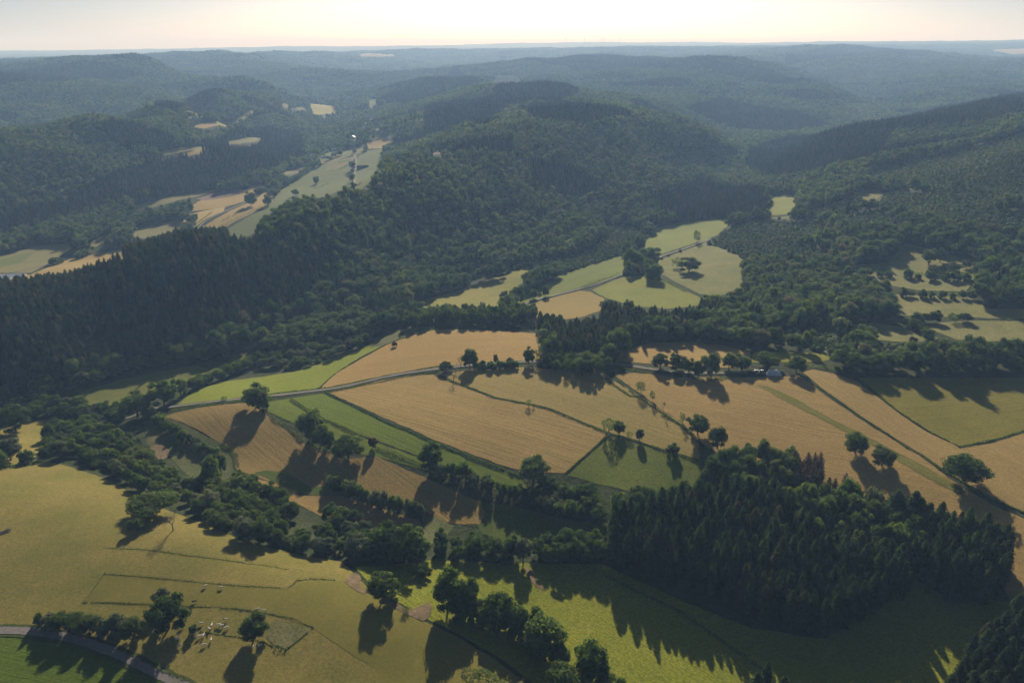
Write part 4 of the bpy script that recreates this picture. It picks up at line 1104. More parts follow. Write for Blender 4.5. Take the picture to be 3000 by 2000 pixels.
belt([(960, 1520), (1040, 1530), (1120, 1580), (1200, 1590), (1230, 1620), (1100, 1600), (1000, 1580)],
     [(B, 5), ('willow', 1)], (9, 13), (9, 13), 8, "behind the belt's right end", BELT_G, seed=25)
for a in [(1150, 1640, 110, 112, B, "great dark oak near the right end of the belt over the pasture"), (1200, 1650, 116, 124, B, "greatest dark oak at the right end of the belt over the pasture"),
          (620, 1432, 54, 104, 'tall', "tall dark pillar tree rising from the belt"), (648, 1392, 40, 70, 'tall', "light green pointed tree above the pillar tree"), (975, 1440, 44, 50, 'willow', "pale frosty willow at the left end of the inner hedge")]:
    tree_px(*a)
G8 = "trees along the stream above the bright meadow"
belt([(1270, 1610), (1340, 1600), (1440, 1610), (1500, 1625), (1520, 1650), (1400, 1650), (1290, 1635)], [(B, 5), ('tall', 2), ('bush', .5)], (8.5, 12), (9, 14), 6.6, "left of the stream willow", G8, seed=6)
tree_px(1533, 1652, 54, 86, 'willow', "white-grey willow at the stream gap by the bright meadow")
belt([(1565, 1610), (1640, 1590), (1740, 1600), (1790, 1640), (1760, 1660), (1640, 1655), (1575, 1640)], [(B, 6), ('tall', 1.5)], (8.5, 12), (10, 14.5), 6.6, "between stream gap and spruces", G8, seed=7)
G9 = "bushes of the hedges between the fields"
row([(444, 1218), (490, 1258), (545, 1292), (600, 1318), (632, 1335)], [('bush', 3), ('greybush', 2), (B, 2)], (6, 9), (5, 9), 4.6, "in the short leftmost hedge", G9)
row([(970, 1428), (1060, 1465), (1150, 1492), (1235, 1520)], [('bush', 4), ('greybush', 1.5)], (6.5, 9), (9, 13), 4.6, "in the inner hedge", G9, 1.0)
row([(1262, 1382), (1350, 1400), (1420, 1425), (1480, 1452), (1560, 1478), (1640, 1505), (1700, 1520)], [('bush', 4), ('greybush', 1.8), (B, 1)], (6.5, 10), (8, 12), 4.8, "in the long green-strip hedge", G9, 1.6)
row([(1580, 1440), (1680, 1462), (1760, 1478), (1830, 1480), (1890, 1470)], [(B, 4), ('bush', 2), ('loose', 1)], (8, 12), (8, 12), 6, "below the dark green triangle", G9, 3.5)
row([(1730, 1500), (1760, 1530), (1790, 1545)], [(B, 3), ('bright', 1)], (10, 13), (10, 12), 8, "left of the spruce stand", G9, 2)
row([(140, 1835), (210, 1845), (280, 1852), (340, 1856), (392, 1862)], [('bright', 2), (B, 2), ('greybush', 1.0)], (7, 11), (6.5, 10.5), 5.0, "in the laneside bushes", G9, 1.5)
row([(1395, 1084), (1450, 1082), (1510, 1078)], [('bush', 4)], (5, 7), (5, 8), 4.0, "in the laneside hedge", G9, .8)
GR = "river trees at the left edge"
belt([(-60, 1270), (0, 1225), (60, 1190), (140, 1185), (240, 1200), (350, 1205), (380, 1232), (300, 1240), (180, 1228), (80, 1218), (0, 1250)], [(B, 5), ('willow', 1.5), ('tall', 1)], (10, 14), (9, 13), 8.5, "of the left-edge river trees", GR, seed=8)
for a in [(400, 1226, 92, 86, 'round', "wide grey-green tree over the lane bridge"), (478, 1192, 84, 88, 'round', "black-green massive tree at the start of the lane"), (528, 1162, 48, 62, 'round', "dark tree attached to the massive one at the lane start")]:
    tree_px(*a)
row([(555, 1145), (620, 1122), (690, 1096), (752, 1062)], [(B, 5), ('tall', 1), ('bush', 1)], (10, 14), (9, 13), 6.5, "above the bright valley meadow", GR, 3)
row([(60, 1196), (170, 1150), (250, 1122), (350, 1095), (470, 1068), (600, 1052), (690, 1030)], [(B, 5), ('willow', 1)], (11, 15), (10, 14), 9.5, "along the foot of the spruce hill", GR, 3)
belt([(760, 1075), (830, 1085), (900, 1075), (1000, 1040), (1090, 1000), (1070, 985), (960, 1010), (860, 1030), (780, 1040)], [(B, 4), ('willow', 2), ('bush', 2), ('copper', .4)], (8, 13), (7, 12), 8.0, "in the riverside thicket", GR, seed=9)
# wood behind the upper stubble field
GS = "tall wall of trees behind the upper stubble field"
belt([(1185, 968), (1270, 958), (1500, 958), (1575, 948), (1560, 935), (1480, 925), (1280, 930), (1195, 945)], [('tall', 4), (B, 3)], (8, 12), (14, 19), 7.0, "in the tall tree wall", GS, seed=10)
belt([(1570, 975), (1640, 975), (1650, 960), (1580, 955)], [('spruce', 5), ('deadspruce', 1)], (5, 6.5), (14, 18), 4.6, "in the square clump", "spruces of the square clump", seed=11)
row([(1330, 1800), (1400, 1822), (1480, 1850), (1560, 1895), (1630, 1940)], [('bush', 4), ('greybush', 1)], (9, 12), (10, 15), 6.0, "under the diagonal tree group", "bushes under the diagonal tree group", 2)
GV = "trees of the second valley"
row([(755, 568), (800, 552), (840, 540), (880, 520), (912, 495)], [(B, 1)], (11, 16), (9, 14), 15, "above the green valley band", GV, 3, 1000)
row([(380, 660), (450, 650), (520, 640), (560, 652)], [(B, 1)], (14, 20), (13, 18), 13, "behind the ripe field", GV, 5, 1000)
row([(540, 690), (560, 665), (566, 650)], [(B, 1)], (14, 18), (13, 18), 16, "beside the ripe field", GV, 3, 1000)
row([(160, 775), (250, 750), (330, 735), (380, 722)], [(B, 1), ('bush', 1)], (12, 18), (8, 12), 20, "on the far left valley fields", GV, 8, 1000)
row([(640, 362), (720, 345), (790, 332)], [(B, 1)], (14, 20), (10, 15), 60, "on the bright hill field", GV, 12, 1000)
row([(960, 470), (1000, 455), (1040, 448), (1075, 440)], [(B, 1)], (12, 16), (10, 14), 22, "on the village meadow", GV, 6, 1000)
GU = "trees of the upper right meadows"
row([(2436, 800), (2520, 806), (2600, 812)], [('bush', 2), (B, 1)], (8, 12), (7, 11), 8, "on the upper right hedge", GU, 2)
row([(2665, 815), (2760, 822), (2860, 822)], [('bush', 2), (B, 1)], (8, 13), (7, 12), 8, "on the thick upper right hedge", GU, 3)
row([(2740, 800), (2800, 792), (2860, 788)], [('willow', 2), (B, 1)], (10, 15), (9, 12), 10, "beside the pale meadow tree", GU, 5)
row([(2680, 948), (2740, 942), (2830, 944)], [('willow', 1), (B, 2), ('loose', 1)], (10, 14), (9, 13), 9, "above the lowest right meadow", GU, 3)
row([(2645, 868), (2730, 872), (2850, 876)], [('bush', 3), (B, 1)], (7, 10), (7, 10), 8, "on the middle right hedge", GU, 2)
row([(2655, 955), (2690, 975), (2725, 995)], [('bush', 2), (B, 2)], (8, 12), (8, 11), 7, "on the sloping right hedge", GU, 3)
row([(2405, 960), (2500, 968), (2560, 1000)], [('bush', 2), (B, 2)], (8, 12), (8, 11), 9, "by the small shaded meadow", GU, 4)
# small wood on the lane
GW = "broadleaf trees of the small wood on the lane"
belt([(1600, 1085), (1680, 1098), (1760, 1108), (1790, 1085), (1740, 1070), (1650, 1062), (1600, 1060)], [('tall', 4), (B, 3), ('loose', 1)], (8, 12), (11, 15), 6.4, "fronting the small lane wood", GW, seed=12)
tree_px(1808, 1035, 78, 86, 'round', "great round tree bulging from the small wood on the lane")
tree_px(1775, 1062, 50, 56, 'round', "round tree below the great round one on the small wood")
row([(1890, 1492), (1960, 1470), (2040, 1446), (2080, 1430)], [(B, 3), ('bush', 2), ('bright', 1)], (8, 12), (9, 13), 6.5, "on the mixed wood's upper left edge", "trees edging the mixed wood", 2.5)
belt([(1765, 1545), (1830, 1512), (1900, 1498), (1905, 1525), (1800, 1572)], [(B, 2), ('bright', 2)], (9, 12), (12, 16), 7, "at the mixed wood's left edge", "trees edging the mixed wood", seed=51)
# mixed wood lower right
GM = "broadleaf trees of the mixed wood"
belt([(2055, 1430), (2110, 1375), (2190, 1345), (2300, 1352), (2340, 1390), (2300, 1440), (2200, 1465), (2090, 1468)], [(B, 6), ('bright', 2)], (9, 13), (14, 19), 7.4, "atop the mixed wood", GM, seed=13)
belt([(2290, 1520), (2390, 1490), (2520, 1500), (2640, 1560), (2690, 1640), (2650, 1690), (2560, 1660), (2420, 1620), (2300, 1570)], [(B, 6), ('bright', 2), ('willow', .8)], (9, 13), (18, 23), 7.6, "along the mixed wood's right", GM, seed=14)
belt([(2305, 1385), (2400, 1395), (2400, 1455), (2330, 1460), (2300, 1430)], [('deadspruce', 1)], (4.5, 6), (15, 19), 3.6, "beside the mixed wood top", "brown dead spruces", seed=31)
row([(2392, 1440), (2420, 1444), (2465, 1448), (2500, 1460)], [('deadspruce', 2), ('bare', 1)], (3.5, 4.5), (11, 15), 4.2, "standing against the stubble", "dead snags against the stubble", 2)
row([(2576, 1478), (2640, 1500), (2690, 1512)], [('deadspruce', 1)], (3.5, 4.5), (12, 15), 5.2, "between the two right woods", "thin dead snags", 2)
for a in [(2620, 1548, 60, 120, 'spruce', "tall ragged conifer at the upper right corner of the mixed wood"), (2665, 1560, 48, 130, 'spruce', "tallest conifer at the upper right corner of the mixed wood"), (2690, 1556, 40, 100, 'spruce', "thin conifer with a bare foot right of the tallest conifer")]:
    tree_px(*a)
# nearest belts and rows stand as single trees, the farther ones as stuff past the three hundredth
n_broad = sum(1 for o in sc.objects if o.name.startswith("broadleaf_tree"))
def near_y(d): return min(i[0][2] for i in d[0]) if d[0] else 1e9
BELT_REST = {}
for its, where, group in sorted(DEFER, key=near_y):
    nb_ = sum(1 for i in its if i[2] in ('round', 'bright', 'tall'))
    if n_broad + nb_ <= 296:
        n_broad += nb_
        number_labels([(plant(*i[0], note=False), i[1], i[2]) for i in its], where, group)
    else:
        for (k, x, y, w, h), u, _ in its:
            if k == 'bare': plant(k, x, y, w, h, "leafless tree among the farther belts", group, note=False); continue
            nw, nh, tk = NOM[k]
            BELT_REST.setdefault(k, []).append((x, y, float(height(x, y)), trng.uniform(0, 6.28), w / nw, h / nh))
print("broadleaf singles", n_broad, {k: len(v) for k, v in BELT_REST.items()})
print("single trees", len(TREES), round(time.time() - T0, 1))

# ------------------------------------------------------------------ spruces standing nearest: one object each, the rest of the stands as stuff
STANDS = [([(1790, 1570), (1850, 1545), (1960, 1520), (2080, 1480), (2200, 1480), (2290, 1500), (2310, 1570), (2420, 1630), (2560, 1670), (2640, 1690), (2680, 1735), (2600, 1775), (2530, 1810), (2440, 1868), (2300, 1850), (2100, 1760), (1900, 1700), (1790, 1660)], 4.7,
           "dark spruce packed in the large stand in the middle of the mixed wood", "spruces of the large stand", (19, 26.5)),
          ([(2650, 1560), (2740, 1560), (2860, 1600), (2945, 1650), (2945, 1705), (2900, 1765), (2820, 1785), (2720, 1740), (2650, 1680)], 4.6,
           "dark spruce packed in the oval wood at the right edge", "spruces of the oval right wood", (21, 26)),
          ([(2990, 1840), (2900, 1880), (2850, 1950), (2790, 2030), (2740, 2110), (2720, 2260), (3400, 2260), (3400, 1860), (3100, 1800)], 5.4,
           "large spruce in the stand cut by the lower right corner", "spruces of the lower right corner", (21, 25))]
cand = []
for px, dist, lab, grp, hr in STANDS:
    w_ = to_world(px)
    for x, y in poisson(w_, dist, 77):
        if any((x - a) ** 2 + (y - b) ** 2 < (0.5 * r_) ** 2 for a, b, r_ in TREES[:800]): continue
        cand.append((x * x + y * y, x, y, lab, grp, hr))
for u, v, wp, hp in [(2240, 2050, 0, 0), (2285, 2075, 0, 0), (2325, 2092, 0, 0), (2205, 2080, 0, 0), (2255, 2100, 0, 0), (2300, 2120, 0, 0)]:
    x, y = ground_at([u], [v]); cand.append((0, float(x[0]), float(y[0]), "dark spruce in the small clump at the bottom edge", "spruces of the bottom clump", (19, 22)))
cand.sort()
vis = [c for c in cand if -150 < project(c[1], c[2], float(height(c[1], c[2])))[0] < 3150 and project(c[1], c[2], float(height(c[1], c[2])) + 18)[1] < 2060]
N_SPR = 292
SPR_REST = []
for i, c in enumerate(vis):
    f = trng.random(); hh = c[5][0] + (c[5][1] - c[5][0]) * f; ww = trng.uniform(4.6, 7.2)
    if i < N_SPR: plant('spruce', c[1], c[2], ww, hh, c[3], c[4])
    else: SPR_REST.append((c[1], c[2], float(height(c[1], c[2])), trng.uniform(0, 6.28), ww / 5.6, hh / 20.8))
print("spruce", len(cand), len(vis), len(SPR_REST))

# ------------------------------------------------------------------ hedges and banks
HS = [
 ([(-60, 1385), (0, 1374), (60, 1366), (120, 1356)], 4.5, 3.0, "thick hedge closing the pasture at the left frame edge"),
 ([(955, 1150), (1000, 1172), (1130, 1236), (1270, 1296), (1384, 1342), (1530, 1398)], 2.6, 1.3, "dark grassy bank between the great stubble field and the green strip"),
 ([(850, 1172), (900, 1202), (950, 1230), (1005, 1252), (1060, 1284)], 2.6, 1.4, "hedge between the two green strips"),
 ([(1100, 1312), (1180, 1340), (1260, 1372)], 3.4, 1.6, "low hedge right of the small brown tree"),
 ([(780, 1214), (842, 1254), (885, 1294), (960, 1322), (1020, 1352)], 2.8, 1.6, "hedge at the upper edge of the shadowed stubble field"),
 ([(1276, 1098), (1330, 1122), (1450, 1166), (1600, 1196), (1690, 1232), (1781, 1270)], 2.2, 1.1, "long diagonal grassy bank between the two pale stubble fields"),
 ([(1789, 1272), (1850, 1288), (1950, 1322), (2040, 1350)], 2.2, 1.2, "hedge along the top of the dark green triangle"),
 ([(1782, 1274), (1720, 1330), (1655, 1388)], 1.4, 0.7, "thin bank along the left side of the dark green triangle"),
 ([(1800, 1108), (1850, 1150), (1920, 1196), (1996, 1246), (2040, 1290), (2060, 1310)], 1.8, 1.0, "upper of the twin banks along the ditch"),
 ([(1776, 1108), (1800, 1130), (1845, 1160), (1868, 1162)], 3.0, 1.2, "short thick bank beside the ditch"),
 ([(1940, 1216), (1985, 1240), (2030, 1275)], 3.2, 1.4, "bushy stretch of bank at the lower ditch"),
 ([(2345, 1100), (2430, 1156), (2520, 1220), (2600, 1272), (2662, 1316)], 1.5, 0.8, "thin straight bank in the right stubble field"),
 ([(2516, 1120), (2640, 1212), (2720, 1264), (2790, 1298), (2812, 1310)], 1.6, 0.9, "bank on the left edge of the olive right meadow"),
 ([(2812, 1310), (2860, 1300), (2940, 1282), (3000, 1262), (3150, 1236)], 2.0, 1.0, "bank on the lower edge of the olive right meadow"),
 ([(2686, 1330), (2720, 1350), (2780, 1388), (2900, 1458), (3010, 1506), (3150, 1580)], 2.0, 1.0, "bank under the huge dome-shaped oak"),
 ([(500, 1204), (560, 1194), (640, 1185), (715, 1175)], 1.8, 0.9, "bank below the lower end of the country lane"),
 ([(723, 1163), (808, 1153), (893, 1143), (950, 1136)], 1.6, 0.8, "bank above the country lane beside the bright meadow"),
 ([(955, 1137), (1060, 1116), (1180, 1092), (1290, 1073)], 1.8, 0.9, "bank above the country lane below the upper stubble field"),
 ([(958, 1152), (1060, 1130), (1180, 1106), (1280, 1090)], 1.8, 0.9, "bank below the country lane above the great stubble field"),
 ([(935, 1138), (970, 1105), (1010, 1076), (1060, 1046), (1130, 1010), (1200, 984), (1276, 966)], 1.6, 0.8, "bank on the left edge of the upper stubble field"),
 ([(1276, 966), (1400, 962), (1500, 964), (1600, 974)], 2.6, 1.4, "rough bank behind the upper stubble field"),
 ([(1780, 1072), (1850, 1084), (1940, 1100), (2060, 1112)], 2.2, 1.2, "bank below the right part of the lane"),
 ([(2350, 1080), (2380, 1074), (2440, 1082), (2500, 1092)], 4.0, 2.6, "thick dark hedge right of the bright green dome tree"),
 ([(2060, 1120), (2140, 1106), (2190, 1104)], 4.0, 2.0, "low scrub left of the black bales"),
 ([(285, 1604), (400, 1608), (560, 1628), (700, 1646), (810, 1662), (885, 1676)], 0.9, 0.45, "uppermost grassy fence line across the left pasture"),
 ([(305, 1681), (450, 1693), (600, 1708), (730, 1718), (845, 1724), (870, 1702), (910, 1696), (980, 1700)], 1.1, 0.55, "second grassy fence line, bent up at its right end"),
 ([(245, 1765), (380, 1768), (500, 1772), (560, 1777), (690, 1783), (780, 1796), (860, 1812), (916, 1838)], 1.1, 0.6, "curved grassy fence line behind the grazing cows"),
 ([(560, 1848), (640, 1858), (700, 1866), (770, 1880), (800, 1895)], 1.0, 0.5, "grassy fence line through the middle of the grazing cows"),
 ([(916, 1840), (890, 1862), (838, 1904)], 0.9, 0.5, "short fence line closing the rough paddock corner"),
 ([(302, 1686), (272, 1730), (245, 1765)], 0.7, 0.3, "faint grass line on the left side of the cow paddock"),
 ([(795, 1888), (820, 1900), (836, 1906)], 3.0, 1.4, "scrubby bush pile at the tip of the rough paddock corner"),
 ([(340, 1900), (400, 1928), (460, 1958), (540, 1995)], 1.6, 0.7, "green bank along the upper side of the lower left lane"),
 ([(1780, 1690), (1880, 1738), (2000, 1796), (2090, 1860), (2160, 1910), (2240, 1965)], 2.2, 0.9, "dark ditch edge across the shaded meadow"),
 ([(650, 1300), (688, 1332), (694, 1372)], 4.5, 1.6, "rough scrub on the left edge of the shadowed stubble field"),
 ([(1704, 845), (1740, 832), (1790, 815), (1822, 806)], 4.5, 4.0, "clipped hedge on the far lane"),
 ([(1930, 818), (1975, 838), (2010, 856)], 4.0, 3.0, "hedge falling away right of the far lane clump"),
 ([(2660, 800), (2760, 806), (2860, 812)], 5.0, 4.0, "dark hedge across the upper right meadow"),
 ([(2540, 788), (2600, 792), (2645, 796)], 5.0, 4.0, "short dark hedge in the upper right meadow"),
 ([(2640, 858), (2750, 862), (2860, 868)], 4.0, 3.5, "lower hedge of the upper right meadow"),
 ([(2660, 950), (2690, 972), (2730, 992), (2780, 1004)], 6.0, 4.0, "sloping hedge between the two small right meadows"),
]
for px, w, h, lab in HS: hedge(px, w, h, lab, dens=11)
HV = [
 ([(620, 680), (690, 645), (760, 612), (790, 600)], 6, 4, "long hedge through the tan strips of the second valley"),
 ([(650, 650), (670, 640), (700, 630)], 5, 3.5, "short hedge above the long one in the second valley"),
 ([(560, 668), (600, 640), (622, 622)], 5, 3, "dotted hedge beside the ripe yellow field"),
 ([(800, 565), (850, 530), (900, 505), (910, 480)], 6, 4, "hedge beside the valley track"),
 ([(920, 555), (950, 545), (968, 540)], 6, 4, "small hedge in the green valley field"),
 ([(955, 505), (1000, 495), (1030, 480)], 6, 4, "hedge at the top of the green valley field"),
 ([(990, 478), (1030, 470)], 6, 4, "dark hedge next to the little shed"),
 ([(1060, 445), (1092, 438)], 6, 5, "hedge between two village fields"),
 ([(660, 577), (700, 570), (718, 565)], 5, 4, "row of shrubs in the ploughed strip"),
]
for px, w, h, lab in HV: hedge(px, w, h, lab, dens=8, ymin=1000)
print("hedges", round(time.time() - T0, 1))

# ------------------------------------------------------------------ woods
LIM = np.array([(-3000, 1205), (-60, 1205), (60, 1190), (170, 1150), (350, 1092), (560, 1058), (690, 1030), (760, 1042), (860, 1040), (960, 1005), (1090, 985), (1180, 955), (1276, 925), (1500, 920), (1600, 940), (1640, 975), (1700, 940),
                (1800, 915), (1900, 918), (2170, 950), (2210, 1022), (2300, 1024), (2430, 1034), (2445, 1070), (2520, 1100), (2700, 1104), (3000, 1104), (6000, 1104)], float)
EXTRA = [to_world([(1600, 985), (1640, 960), (1740, 928), (1900, 918), (2100, 925), (2170, 955), (2205, 1020), (2120, 1010), (2000, 1002), (1870, 1006), (1830, 1055), (1790, 1075), (1740, 1068), (1600, 1058)]),
         to_world([(1640, 1065), (1700, 1075), (1750, 1075), (1740, 1050), (1640, 1045)])]
SPW = [(to_world(p, ym), ym) for p, ym in [
    ([(-400, 860), (0, 850), (60, 835), (300, 750), (480, 700), (560, 695), (640, 705), (760, 740), (900, 800), (940, 860), (880, 900), (760, 930), (640, 1000), (450, 1050), (300, 1085), (150, 1130), (0, 1180), (-400, 1180)], 120),
    ([(1600, 985), (1640, 960), (1740, 928), (1900, 918), (2100, 925), (2120, 950), (1900, 980), (1820, 1000), (1780, 1050), (1700, 1060), (1610, 1050)], 120),
    ([(1080, 880), (1180, 900), (1200, 930), (1120, 960), (1040, 900)], 120),
    ([(1520, 490), (1640, 500), (1780, 560), (1700, 600), (1650, 590), (1560, 545)], 1000),
    ([(1900, 590), (2060, 545), (2230, 560), (2250, 640), (2100, 660), (1950, 645)], 1000),
    ([(2195, 445), (2560, 372), (2900, 300), (3200, 250), (3200, 320), (2900, 370), (2620, 400), (2560, 490), (2400, 520), (2260, 540), (2180, 500)], 1000),
    ([(330, 520), (480, 470), (560, 440), (760, 385), (880, 400), (900, 440), (860, 480), (800, 510), (700, 535), (540, 580), (340, 610), (130, 670), (0, 720), (0, 660), (200, 600)], 1250),
    ([(1250, 320), (1500, 300), (1440, 390), (1280, 410), (1130, 450), (1120, 425), (1240, 400)], 1500),
    ([(1500, 340), (1640, 305), (1720, 320), (1850, 355), (1720, 385), (1560, 365)], 1500),
    ([(1110, 300), (1180, 250), (1340, 205), (1420, 250), (1300, 285), (1180, 320)], 2000),
    ([(1440, 280), (1640, 250), (1700, 280), (1640, 310), (1480, 320)], 2200),
    ([(1500, 185), (1800, 165), (2100, 185), (2280, 220), (2400, 250), (2300, 260), (2000, 215), (1700, 215)], 3200),
    ([(2000, 330), (2100, 290), (2300, 330), (2450, 380), (2300, 400), (2150, 390)], 2400),
    ([(2420, 140), (2720, 150), (2720, 170), (2500, 172), (2300, 200), (2300, 165)], 4500),
    ([(0, 215), (300, 190), (420, 230), (200, 250), (0, 260)], 2600),
    ([(450, 330), (640, 270), (760, 250), (640, 300), (520, 345)], 2000),
]]
M_YG = ground_mat("clearing_grass", (0.14, 0.165, 0.055), (0.21, 0.21, 0.085), None, patch=25, tuft=0.6, pale=0.3)
YOUNG = [(to_world(p, ym), ym) for p, ym in [
    ([(1430, 262), (1455, 222), (1510, 222), (1540, 245), (1480, 262)], 2800),
    ([(2545, 600), (2620, 560), (2900, 610), (2980, 650), (2900, 690), (2700, 660)], 900),
    ([(2250, 640), (2330, 632), (2450, 600), (2530, 560), (2560, 600), (2420, 650)], 900),
    ([(2545, 510), (2700, 470), (2870, 430), (3100, 380), (3100, 560), (2900, 590), (2700, 560), (2560, 545)], 900),
    ([(2100, 690), (2200, 650), (2420, 655), (2450, 700), (2300, 730), (2130, 740)], 700),
    ([(2540, 1080), (2600, 1010), (2800, 1010), (3200, 1000), (3200, 1070), (2800, 1050)], 500),
    ([(2230, 975), (2400, 975), (2480, 1010), (2480, 1060), (2330, 1010), (2230, 1000)], 500),
    ([(2050, 700), (2180, 690), (2330, 740), (2440, 740), (2430, 780), (2250, 790), (2100, 760)], 700),
    ([(2700, 560), (2900, 520), (3100, 480), (3100, 600), (2850, 620)], 800),
    ([(2440, 640), (2560, 620), (2640, 650), (2600, 690), (2480, 690)], 800),
    ([(2560, 455), (2700, 425), (2860, 405), (2860, 425), (2640, 465)], 1000),
    ([(1930, 480), (2000, 450), (2130, 440), (2180, 470), (2060, 500), (1980, 520)], 1200),
    ([(2900, 640), (3200, 620), (3200, 720), (2920, 700)], 800),
]]
for (w_, ym) in YOUNG:
    drape("clearing", [tuple(p) for p in w_], M_YG, 0)
VILLAGE = to_world([(860, 480), (900, 400), (1000, 290), (1150, 290), (1250, 330), (1200, 390), (1120, 410), (1060, 450), (960, 470)], 1500)
drape("village_green", [tuple(p) for p in VILLAGE], M_V2, 0)
OPENW = FIELDS_W
def wood_type(x, y):
    t = np.zeros(len(x), int)
    for w_, ym in SPW: t[inside(w_, x, y) & (y > ym * 0.8)] = 1
    for w_, ym in YOUNG: t[inside(w_, x, y)] = 2
    mot = vnoise(x / 260 + 7.3, y / 260)
    t[(t == 0) & (mot > 0.62) & (y > 1500)] = 1
    t[(t == 0) & (mot < -0.80) & (y > 900)] = 2
    return t
def grid_pts(y0, y1, dist, seed):
    rng = np.random.default_rng(seed)
    ys = np.arange(y0, y1, dist * 0.9)
    X, Y = [], []
    for i, yy in enumerate(ys):
        xm = 0.80 * yy + 80
        xs = np.arange(-xm, xm, dist) + (i % 2) * dist / 2
        X.append(xs + rng.uniform(-.42, .42, len(xs)) * dist); Y.append(np.full(len(xs), yy) + rng.uniform(-.42, .42, len(xs)) * dist)
    x, y = np.concatenate(X), np.concatenate(Y)
    z = height(x, y)
    u, v = project(x, y, z)
    k = (u > -170) & (u < 3170) & (v < np.interp(u, LIM[:, 0], LIM[:, 1]))
    for w_ in EXTRA: k |= inside(w_, x, y)
    x, y, z, u, v = x[k], y[k], z[k], u[k], v[k]
    k = seen(x, y, z, 34)
    x, y, z = x[k], y[k], z[k]
    k = np.ones(len(x), bool)
    for w_ in OPENW:
        mn, mx = w_.min(0), w_.max(0)
        c = (x > mn[0]) & (x < mx[0]) & (y > mn[1]) & (y < mx[1])
        if c.any(): k[np.where(c)[0][inside(w_, x[c], y[c])]] = False
    for ln, wd in ROADS_W:
        mn, mx = ln.min(0) - 12, ln.max(0) + 12
        c = np.where((x > mn[0]) & (x < mx[0]) & (y > mn[1]) & (y < mx[1]))[0]
        for s_ in range(0, len(c), 4000):
            cc = c[s_:s_ + 4000]
            d = np.min((x[cc][:, None] - ln[None, :, 0]) ** 2 + (y[cc][:, None] - ln[None, :, 1]) ** 2, axis=1)
            k[cc[d < (wd / 2 + 3.0) ** 2]] = False
    return x[k], y[k], z[k], rng
CLEAR_SPOTS = []                                  # yards round the houses, filled in below
def woods(y0, y1, tag_, forms, dist):
    for t, nm in ((0, 'broadleaf_woods'), (1, 'spruce_woods'), (2, 'young_woods')):
        d_ = dist[t]
        x, y, z, rng = grid_pts(y0, y1, d_, 10 * int(y0) + t)
        k = wood_type(x, y) == t
        for cx, cy, cr in CLEAR_SPOTS: k &= (x - cx) ** 2 + (y - cy) ** 2 > cr * cr
        if y0 < 1400:                             # leave room round the trees already standing there
            tr = np.array(TREES)
            for s_ in range(0, len(x), 4000):
                q = slice(s_, s_ + 4000)
                d2 = np.min(np.hypot(x[q][:, None] - tr[None, :, 0], y[q][:, None] - tr[None, :, 1]) - tr[None, :, 2] * 0.6, axis=1)
                k[q] &= d2 > 2.0
        if t < 2: k &= ~((inside(VILLAGE, x, y)) & (rng.random(len(x)) < 0.58))
        x, y, z = x[k], y[k], z[k]
        # nothing tall may stand in front of the meadows and houses that the valley opens to
        tu, tv = project(x, y, z + (15.0, 17.0, 6.0)[t])
        bu, bv = project(x, y, z + (7.0, 8.0, 3.0)[t])
        k = np.ones(len(x), bool)
        for poly, ya, yb in FIELD_PX + KEEP_PX:
            mn, mx = poly.min(0), poly.max(0)
            c = np.where((y > ya) & (y < yb) & (tu > mn[0]) & (tu < mx[0]) & (bv > mn[1]) & (tv < mx[1]))[0]
            if len(c):
                hit = inside(poly, tu[c], tv[c]) | inside(poly, bu[c], bv[c])
                k[c[hit]] = False
        x, y, z = x[k], y[k], z[k]
        n = len(x)
        if n == 0: continue
        tall = 1 + 0.18 * vnoise(x / 90, y / 90)
        s1 = rng.uniform(0.68, 1.38, n) * (d_ / (9.0, 5.2, 5.0)[t]) ** 0.9
        s2 = (rng.uniform(0.74, 1.24, n) * tall)
        if t == 0: s2 *= 1.12 * (1 if y0 < 3000 else 1.0)
        if t == 2: s1 *= 0.72; s2 = rng.uniform(0.5, 0.95, n)
        scatter(nm, forms[t], np.stack([x, y, z, rng.uniform(0, 6.28, n), s1, s2], -1))
        print("  ", nm, y0, n)
L0 = [[crown("wood_crown", LM['forest'], 201 + i, r=5.8, z0=2.0, z1=16.5, nl=6 + i, leaves=900, size=0.50, core=2, lumps=0.52, jit=0.26) for i in range(6)],
      [spruce("wood_spruce", LM['farspruce'], 211 + i, H=18.5, Rm=2.8, levels=12, arms=8, full=0.36, fluff=240) for i in range(5)],
      [blob("scrub", LM['young'], 221 + i, r=3.2, z0=-0.8, z1=7.0, leaves=90, size=0.6) for i in range(4)]]
L1 = [[crown("wood_crown", LM['forest'], 231 + i, r=5.8, z0=2.0, z1=16.5, nl=5 + i % 3, leaves=460, size=0.70, core=2, lumps=0.58, jit=0.22) for i in range(6)],
      [spruce("wood_spruce", LM['farspruce'], 241 + i, H=18.5, Rm=3.0, levels=7, arms=7, wid=0.5, full=0.6) for i in range(4)],
      [blob("scrub", LM['young'], 251 + i, r=3.4, z0=-0.8, z1=7.0, leaves=30, size=0.9, sub=1) for i in range(3)]]
L2 = [[crown("wood_crown", LM['forest'], 261 + i, r=5.8, z0=2.0, z1=16.5, nl=4 + i % 2, leaves=150, size=1.15, core=1, lumps=0.62, jit=0.22) for i in range(5)],
      [spruce("wood_spruce", LM['farspruce'], 271 + i, H=18.5, Rm=3.4, levels=4, arms=6, wid=0.6) for i in range(3)],
      [blob("scrub", LM['young'], 281 + i, r=3.6, z0=-0.8, z1=7.0, leaves=8, size=1.3, sub=1) for i in range(3)]]
